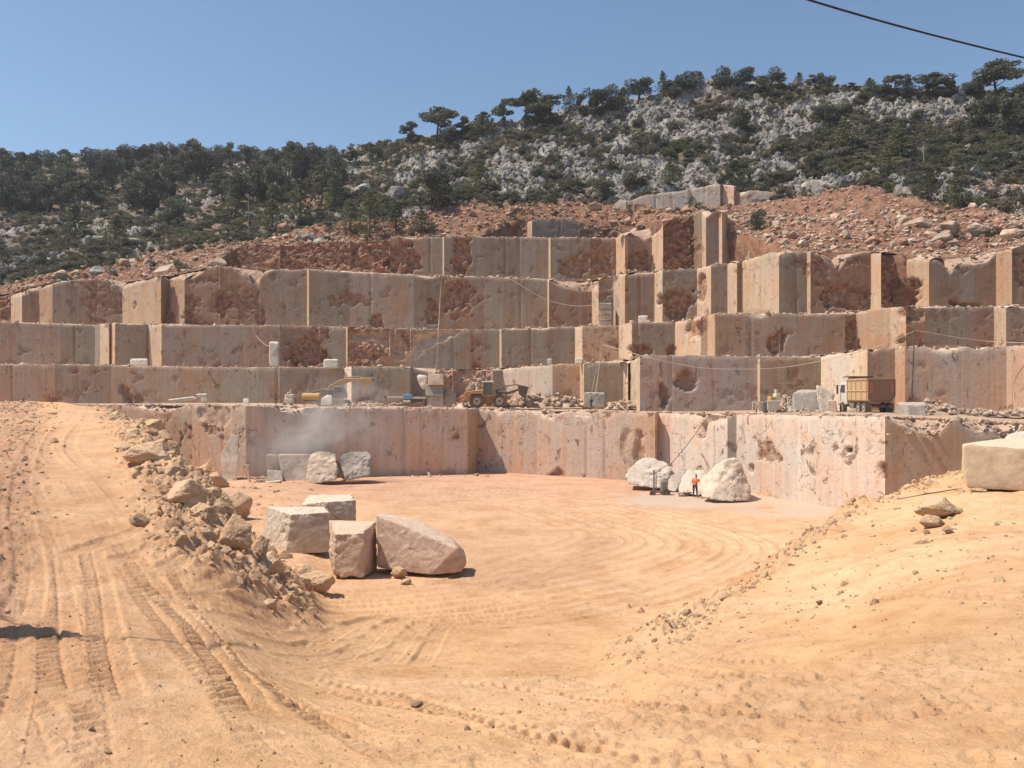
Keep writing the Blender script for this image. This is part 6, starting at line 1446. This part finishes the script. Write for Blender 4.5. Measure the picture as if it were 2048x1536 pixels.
# leaning bar between the two rough boulders
o = PB().tube([(0,0,0),(-0.75,0,1.75)],0.09).tube([(0,0,0.2),(0.7,0,0.8)],0.06).tube([(-0.3,0,0),(0.35,-0.3,0.35)],0.07).build('hydraulic_jack', M_DARK, None, 0, unp(690, 962, 68.8)); thing(o, 'dark steel jack leaning between the two rough boulders under the dust', 'jack')

# people
def skin_body(name, joints, bones, mat, parent, sub=2):
    me = bpy.data.meshes.new(name); keys = list(joints)
    me.from_pydata([joints[k][0] for k in keys], [(keys.index(a), keys.index(b)) for a, b in bones], [])
    o = link(name, me, parent); o.modifiers.new('skin', 'SKIN')
    for i, k in enumerate(keys):
        r = joints[k][1]; sv = me.skin_vertices[0].data[i]; sv.radius = (r, r) if not isinstance(r, tuple) else r
    me.skin_vertices[0].data[0].use_root = True
    s = o.modifiers.new('subsurf', 'SUBSURF'); s.levels = sub; s.render_levels = sub
    me.materials.append(mat); return o
def person(px, py, D, hgt, rz, pose, top_mat, leg_mat, label, hat=None):
    root = empty('person', unp(px, py, D), rz, hgt/1.75); thing(root, label, 'person')
    J = pose; B = [('pelvis','chest'),('chest','neck'),('neck','head'),('head','crown')]
    for s in 'LR': B += [('chest','sh'+s),('sh'+s,'el'+s),('el'+s,'wr'+s),('wr'+s,'palm'+s),('pelvis','hip'+s),('hip'+s,'kn'+s),('kn'+s,'an'+s),('an'+s,'toe'+s)]
    rad = dict(pelvis=(.15,.11), chest=(.165,.12), neck=.055, head=.088, crown=.08, sh=.062, el=.042, wr=.028, palm=.034, hip=.085, kn=.058, an=.038, toe=.035)
    jt = {k: (v, rad[k] if k in rad else rad[k[:-1]]) for k, v in J.items()}
    # five fingers on each hand
    for s in 'LR':
        pw = Vector(J['wr'+s]); pp = Vector(J['palm'+s]); d = (pp-pw).normalized(); sd_ = d.cross(Vector((0, 1, 0))); sd_ = sd_.normalized() if sd_.length > .1 else Vector((1, 0, 0))
        for i, (off, ln) in enumerate(((-.03,.065),(-.01,.078),(.01,.072),(.03,.055))):
            a = pp+sd_*off+d*.02; m = a+d*ln*.55; e = m+d*ln*.4+Vector((0, .015, -.01))
            for nm, v, r in (('f%da'%i, a, .011), ('f%db'%i, m, .010), ('f%dc'%i, e, .008)): jt[nm+s] = (tuple(v), r)
            B += [('palm'+s, 'f%da'%i+s), ('f%da'%i+s, 'f%db'%i+s), ('f%db'%i+s, 'f%dc'%i+s)]
        a = pw.lerp(pp, .5)+sd_*-.04; e = a+d*.05-sd_*.015; jt['tha'+s] = (tuple(a), .012); jt['thb'+s] = (tuple(e), .010); B += [('wr'+s, 'tha'+s), ('tha'+s, 'thb'+s)]
    skin_body('body', jt, B, M_SKIN, root)
    g = 1.16
    sh = {k: (J[k], r) for k, r in (('chest', (.165*g+.01, .125*g+.01)), ('waist', (.155*g, .12*g)), ('collar', .075))  if k in J}
    w_ = tuple((Vector(J['pelvis'])+Vector((0, 0, -.02)))); sh['waist'] = (w_, (.165, .13)); sh['collar'] = (tuple(Vector(J['chest']).lerp(Vector(J['neck']), .55)), .08)
    bb_ = [('chest','waist'),('chest','collar')]
    for s in 'LR':
        sh['sh'+s] = (J['sh'+s], .078); sh['el'+s] = (J['el'+s], .056); sh['cuff'+s] = (tuple(Vector(J['el'+s]).lerp(Vector(J['wr'+s]), .75)), .042)
        bb_ += [('chest','sh'+s),('sh'+s,'el'+s),('el'+s,'cuff'+s)]
    skin_body('shirt', sh, bb_, top_mat, root)
    tr = {'pelvis': (J['pelvis'], (.165, .125))}; bb_ = []
    for s in 'LR':
        tr['hip'+s] = (J['hip'+s], .10); tr['kn'+s] = (J['kn'+s], .074); tr['an'+s] = (tuple(Vector(J['an'+s])+Vector((0, 0, .03))), .060)
        bb_ += [('pelvis','hip'+s),('hip'+s,'kn'+s),('kn'+s,'an'+s)]
    skin_body('trousers', tr, bb_, leg_mat, root)
    for s in 'LR':
        a = Vector(J['an'+s]); t = Vector(J['toe'+s]); skin_body('shoe', {'a': (tuple(a+Vector((0, 0, -.01))), .05), 'b': (tuple(a.lerp(t, .5)+Vector((0, 0, -.01))), .05), 'c': (tuple(t), .045)}, [('a','b'),('b','c')], M_DARK, root, 1)
    h = Vector(J['head']); c = Vector(J['crown']); me = rock_mesh('hair', 9, 3, M_HAIR, (1, 1, 1), 60, 8, 0.03, 0.02, smooth=True)
    o = link('hair' if not hat else 'cap', me, root, c+Vector((0, -.012 if J.get('back') is None else -.02, .015))); o.scale = (.112, .125, .10)
    hd = Vector((0, .1, 0))
    for sx in (-.035, .035): link('eye', mesh_np('eye', ICO[2][0]*.012, tris=ICO[2][1], mat=M_HAIR), root, h+Vector((sx, .095, .02)))
    link('nose', mesh_np('nose', ICO[2][0]*np.array([.015, .022, .022]), tris=ICO[2][1], mat=M_SKIN), root, h+Vector((0, .105, -.01)))
    return root
# man in orange, back to the camera, bending slightly to the right over a tool
pz = {'pelvis':(0,0,.95),'chest':(.02,.08,1.32),'neck':(.04,.14,1.49),'head':(.05,.18,1.60),'crown':(.05,.17,1.67),
 'shL':(-.19,.08,1.40),'elL':(-.27,.20,1.15),'wrL':(-.12,.38,1.02),'palmL':(-.04,.44,1.00),'shR':(.22,.10,1.40),'elR':(.34,.20,1.14),'wrR':(.30,.42,1.00),'palmR':(.27,.50,.98),
 'hipL':(-.10,0,.90),'knL':(-.12,.05,.50),'anL':(-.14,0,.09),'toeL':(-.15,.16,.04),'hipR':(.10,0,.90),'knR':(.13,.06,.50),'anR':(.16,.02,.09),'toeR':(.19,.18,.04)}
person(1390, 995, 61.2, 1.74, -0.5, pz, M_ORANGE_SHIRT, M_TROUSER, 'man in a bright orange shirt and dark trousers working beside the cone-shaped boulder')
pg = dict(pz); pg.update({'chest':(.0,.05,1.32),'neck':(.0,.10,1.50),'head':(.0,.14,1.61),'crown':(.0,.12,1.68),'knL':(-.16,.08,.50),'anL':(-.22,-.05,.09),'toeL':(-.24,.11,.04),'knR':(.16,.06,.50),'anR':(.24,.0,.09),'toeR':(.27,.16,.04)})
person(1183, 817, 83.2, 1.62, 1.3, pg, M_GREEN_SHIRT, M_TROUSER_BLUE, 'man in a pale green shirt standing at the ledge edge before a stone block')

# ------------------------------------------------------------------ cables, pipe, hoses
def cable(pts, r, mat, label, name='cable', sag=None, cat='cable'):
    """pts are (px, py, D)"""
    P = [unp(*p) for p in pts]; Q = []
    for i in range(len(P)-1):
        a = P[max(i-1, 0)]; b = P[i]; c = P[i+1]; d = P[min(i+2, len(P)-1)]
        for k in range(10):
            t = k/10; Q.append(0.5*((2*b)+(c-a)*t+(2*a-5*b+4*c-d)*t*t+(3*b-a-3*c+d)*t**3))
    Q.append(P[-1]); c0 = Q[0]
    v, q = tube_np([tuple(x-c0) for x in Q], [r]*len(Q), 7); me = mesh_np(name, v, q, mat=mat); o = link(name, me, None, c0); thing(o, label, cat); return o
cable([(1540,-26,11.6),(1625,2,12.2),(1740,36,13.0),(1850,66,13.9),(1960,94,14.8),(2060,118,15.6),(2150,138,16.4)], 0.017, M_CABLE, 'thick black overhead cable crossing the sky at the upper right corner')
cable([(1206,690,86),(1250,702,82),(1300,716,78.5),(1360,729,78),(1420,737,77.6),(1520,738,77),(1600,730,76),(1700,708,69.5),(1770,688,68.5),(1829,662,66.5)], 0.028, M_HOSE, 'long pale hose sagging across the second wall to the vertical pipe')
cable([(1830,661,66.5),(1870,667,66.8),(1920,676,67),(1980,683,67),(2060,686,64)], 0.028, M_HOSE, 'pale hose running right from the top of the vertical pipe')
cable([(1204,690,86),(1199,730,86),(1191,788,84.2)], 0.035, M_HOSE, 'pale hose hanging down behind the man in green')
cable([(1204,692,86),(1190,750,85.5),(1182,792,84.6)], 0.02, M_HOSE, 'thin line hanging from the same point to the man in green')
cable([(1018,556,110.5),(1060,582,109.5),(1100,602,109),(1150,612,108.5),(1184,611,108)], 0.035, M_HOSE, 'thin pale line sagging across the fourth wall')
cable([(884,548,112),(880,600,111),(877,655,103.5),(875,700,102.7),(872,738,102.5)], 0.03, M_HOSE, 'thin pale line hanging straight down the fourth and third walls')
cable([(505,655,104),(515,675,103.6),(532,690,102),(545,692,101)], 0.035, M_HOSE, 'pale hose ending at the narrow upright block')
cable([(1420,829,67.6),(1400,855,67.4),(1370,895,67.6),(1336,935,68)], 0.028, M_DARK, 'dark wire hanging slantwise on the bright right part of the pit wall')
vp = PB().tube([(0.25,0,5.95),(0,0,0)], 0.055, 10).build('vertical_pipe', M_DARK, None, 0, unp(1823, 806, 65.8)); thing(vp, 'thin dark vertical pipe standing against the second wall at right', 'pipe')
fl = [gpt(1925, 978), gpt(1850, 990), gpt(1780, 1003), gpt(1700, 1008)]
Q_ = [tuple(p-fl[0]+Vector((0, 0, .03))) for p in fl]; v_, q_ = tube_np(Q_, [.02]*4, 6); o = link('rope_shadow_line', mesh_np('rope_shadow_line', v_, q_, mat=M_BARK), None, fl[0]); thing(o, 'thin dark line standing in for a rope shadow on the mound, running left from the large tan block', 'cable')  # dark tube laid on the sand in place of a rope's shadow
# the dark pipe half hidden in the bushes at upper left
p_ = hill_at(238, 487); o = PB().cyl((0,0,0.5),0.62,8.6,'X',20).build('steel_pipe', mat_plain('grey_green_paint', (0.20, 0.20, 0.15), 0.6), None, 0.02, p_); o.rotation_euler = (0, 0.04, 0.1); thing(o, 'wide grey-green pipe lying in the scrub at upper left, half hidden', 'pipe')
# poles on the hillside
for a, b, h_, lb in ((1848,340,4.4,'thin bare pole standing on the right slope'),(496,480,7.5,'thin grey pole on the left slope')):
    p_ = hill_at(a, b); o = PB().cyl((0,0,h_/2),0.07,h_,'Z',8).box(-.35,.35,-.04,.04,h_*.92,h_*.95).build('utility_pole', M_GREYM, None, 0, p_); thing(o, lb, 'pole')
# a cable outside the picture that throws the thin line of shade on the near sand
sh_ = [gpt(4, 1238), gpt(80, 1262), gpt(170, 1282), gpt(300, 1282), gpt(400, 1290), gpt(520, 1296)]
up_ = TO_SUN*(9.0/TO_SUN.z); Q_ = [tuple(p+up_) for p in sh_]; Q_ = [tuple(Vector(Q_[0])+(Vector(Q_[0])-Vector(Q_[1]))*4)]+Q_
v_, q_ = tube_np(Q_, [.03]*len(Q_), 6); o = link('overhead_cable', mesh_np('overhead_cable', v_, q_, mat=M_CABLE)); thing(o, 'slack overhead cable left of the picture, its thin shadow crossing the near sand', 'cable')

b_ = gpt(30, 1262)+TO_SUN*(9.0/TO_SUN.z); g_z = gz(max(b_.x, -9), b_.y)
pl = PB().cyl((0,0,-4.6),0.14,10.6,'Z',12,0.11).box(-0.9,0.9,-.06,.06,.15,.28).build('utility_pole', M_BARK, None, 0, b_)  # unseen pole and box, added to cast the dark shadow at the left edge
thing(pl, 'unseen wooden pole left of the picture, added to cast the shadow at the left edge', 'pole')
PB().box(-0.35,0.35,-0.3,0.3,-0.55,-0.05).cyl((0,0,.2),.08,.3,'Z',8).build('shadow_box', M_GREYM, pl, 0.03, Vector((0.3, 0, 0)))
# ------------------------------------------------------------------ dust and air
def mat_dust(name, dens, scale, col=(0.93, 0.90, 0.86)):
    m = bpy.data.materials.new(name); m.use_nodes = True; t = m.node_tree; t.nodes.clear(); q = NT(t)
    out = q.n('ShaderNodeOutputMaterial'); v = q.n('ShaderNodeVolumePrincipled'); v.inputs['Color'].default_value = (*col, 1); v.inputs['Anisotropy'].default_value = 0.2
    c = q.n('ShaderNodeTexCoord'); ln = q.n('ShaderNodeVectorMath', operation='LENGTH'); q.l(c.outputs['Object'], ln.inputs[0])
    fall = q.ramp(ln.outputs['Value'], [(0.15, 1.0), (0.95, 0.0)])
    n = q.noise(c.outputs['Object'], scale, 4, 0.6, 0.4)
    d = q.math('MULTIPLY', fall, q.ramp(n, [(0.44, 0.0), (0.64, 1.0)])); d = q.math('MULTIPLY', d, dens)
    q.l(d, v.inputs['Density']); q.l(v.outputs[0], out.inputs['Volume']); return m
def dust(px, py, D, rx, ry, rz_, dens, scale, label, rot=0.0):
    me = mesh_np('dust_cloud', ICO[3][0], tris=ICO[3][1], mat=mat_dust('dust_'+str(px), dens, scale)); o = link('dust_cloud', me, None, unp(px, py, D)); o.scale = (rx, ry, rz_); o.rotation_euler = (0, rot, 0)
    o['kind'] = 'stuff'; o['label'] = label; return o
dust(640, 885, 72.0, 2.8, 1.5, 2.1, 2.2, 1.3, 'white stone dust rising from the top of the rough boulders')
dust(622, 858, 72.4, 4.8, 1.8, 2.8, 1.1, 1.2, 'pale dust drifting up and left in front of the pit wall', -0.5)
dust(700, 850, 73.0, 4.8, 1.8, 3.0, 0.40, 1.4, 'thin veil of dust before the streaked part of the pit wall', 0.5)
dust(690, 790, 86.5, 6.2, 1.6, 2.4, 0.45, 1.8, 'thin dust around the excavator on the first ledge')
dust(540, 895, 71.5, 5.5, 1.6, 4.2, 0.35, 1.4, 'thin dust hanging at the left end of the pit')

hz = PB().box(-330, 330, -12, 345, -1.2, 118).build('haze', bpy.data.materials.new('air_haze'), None, 0)
hm = hz.data.materials[0]; hm.use_nodes = True; ht = hm.node_tree; ht.nodes.clear()
ho = ht.nodes.new('ShaderNodeOutputMaterial'); hv = ht.nodes.new('ShaderNodeVolumePrincipled'); hv.inputs['Color'].default_value = (0.80, 0.87, 1.0, 1); hv.inputs['Density'].default_value = 0.00022; hv.inputs['Anisotropy'].default_value = 0.2
ht.links.new(hv.outputs[0], ho.inputs['Volume']); hz['kind'] = 'stuff'; hz['label'] = 'thin bright haze in the air over the quarry'
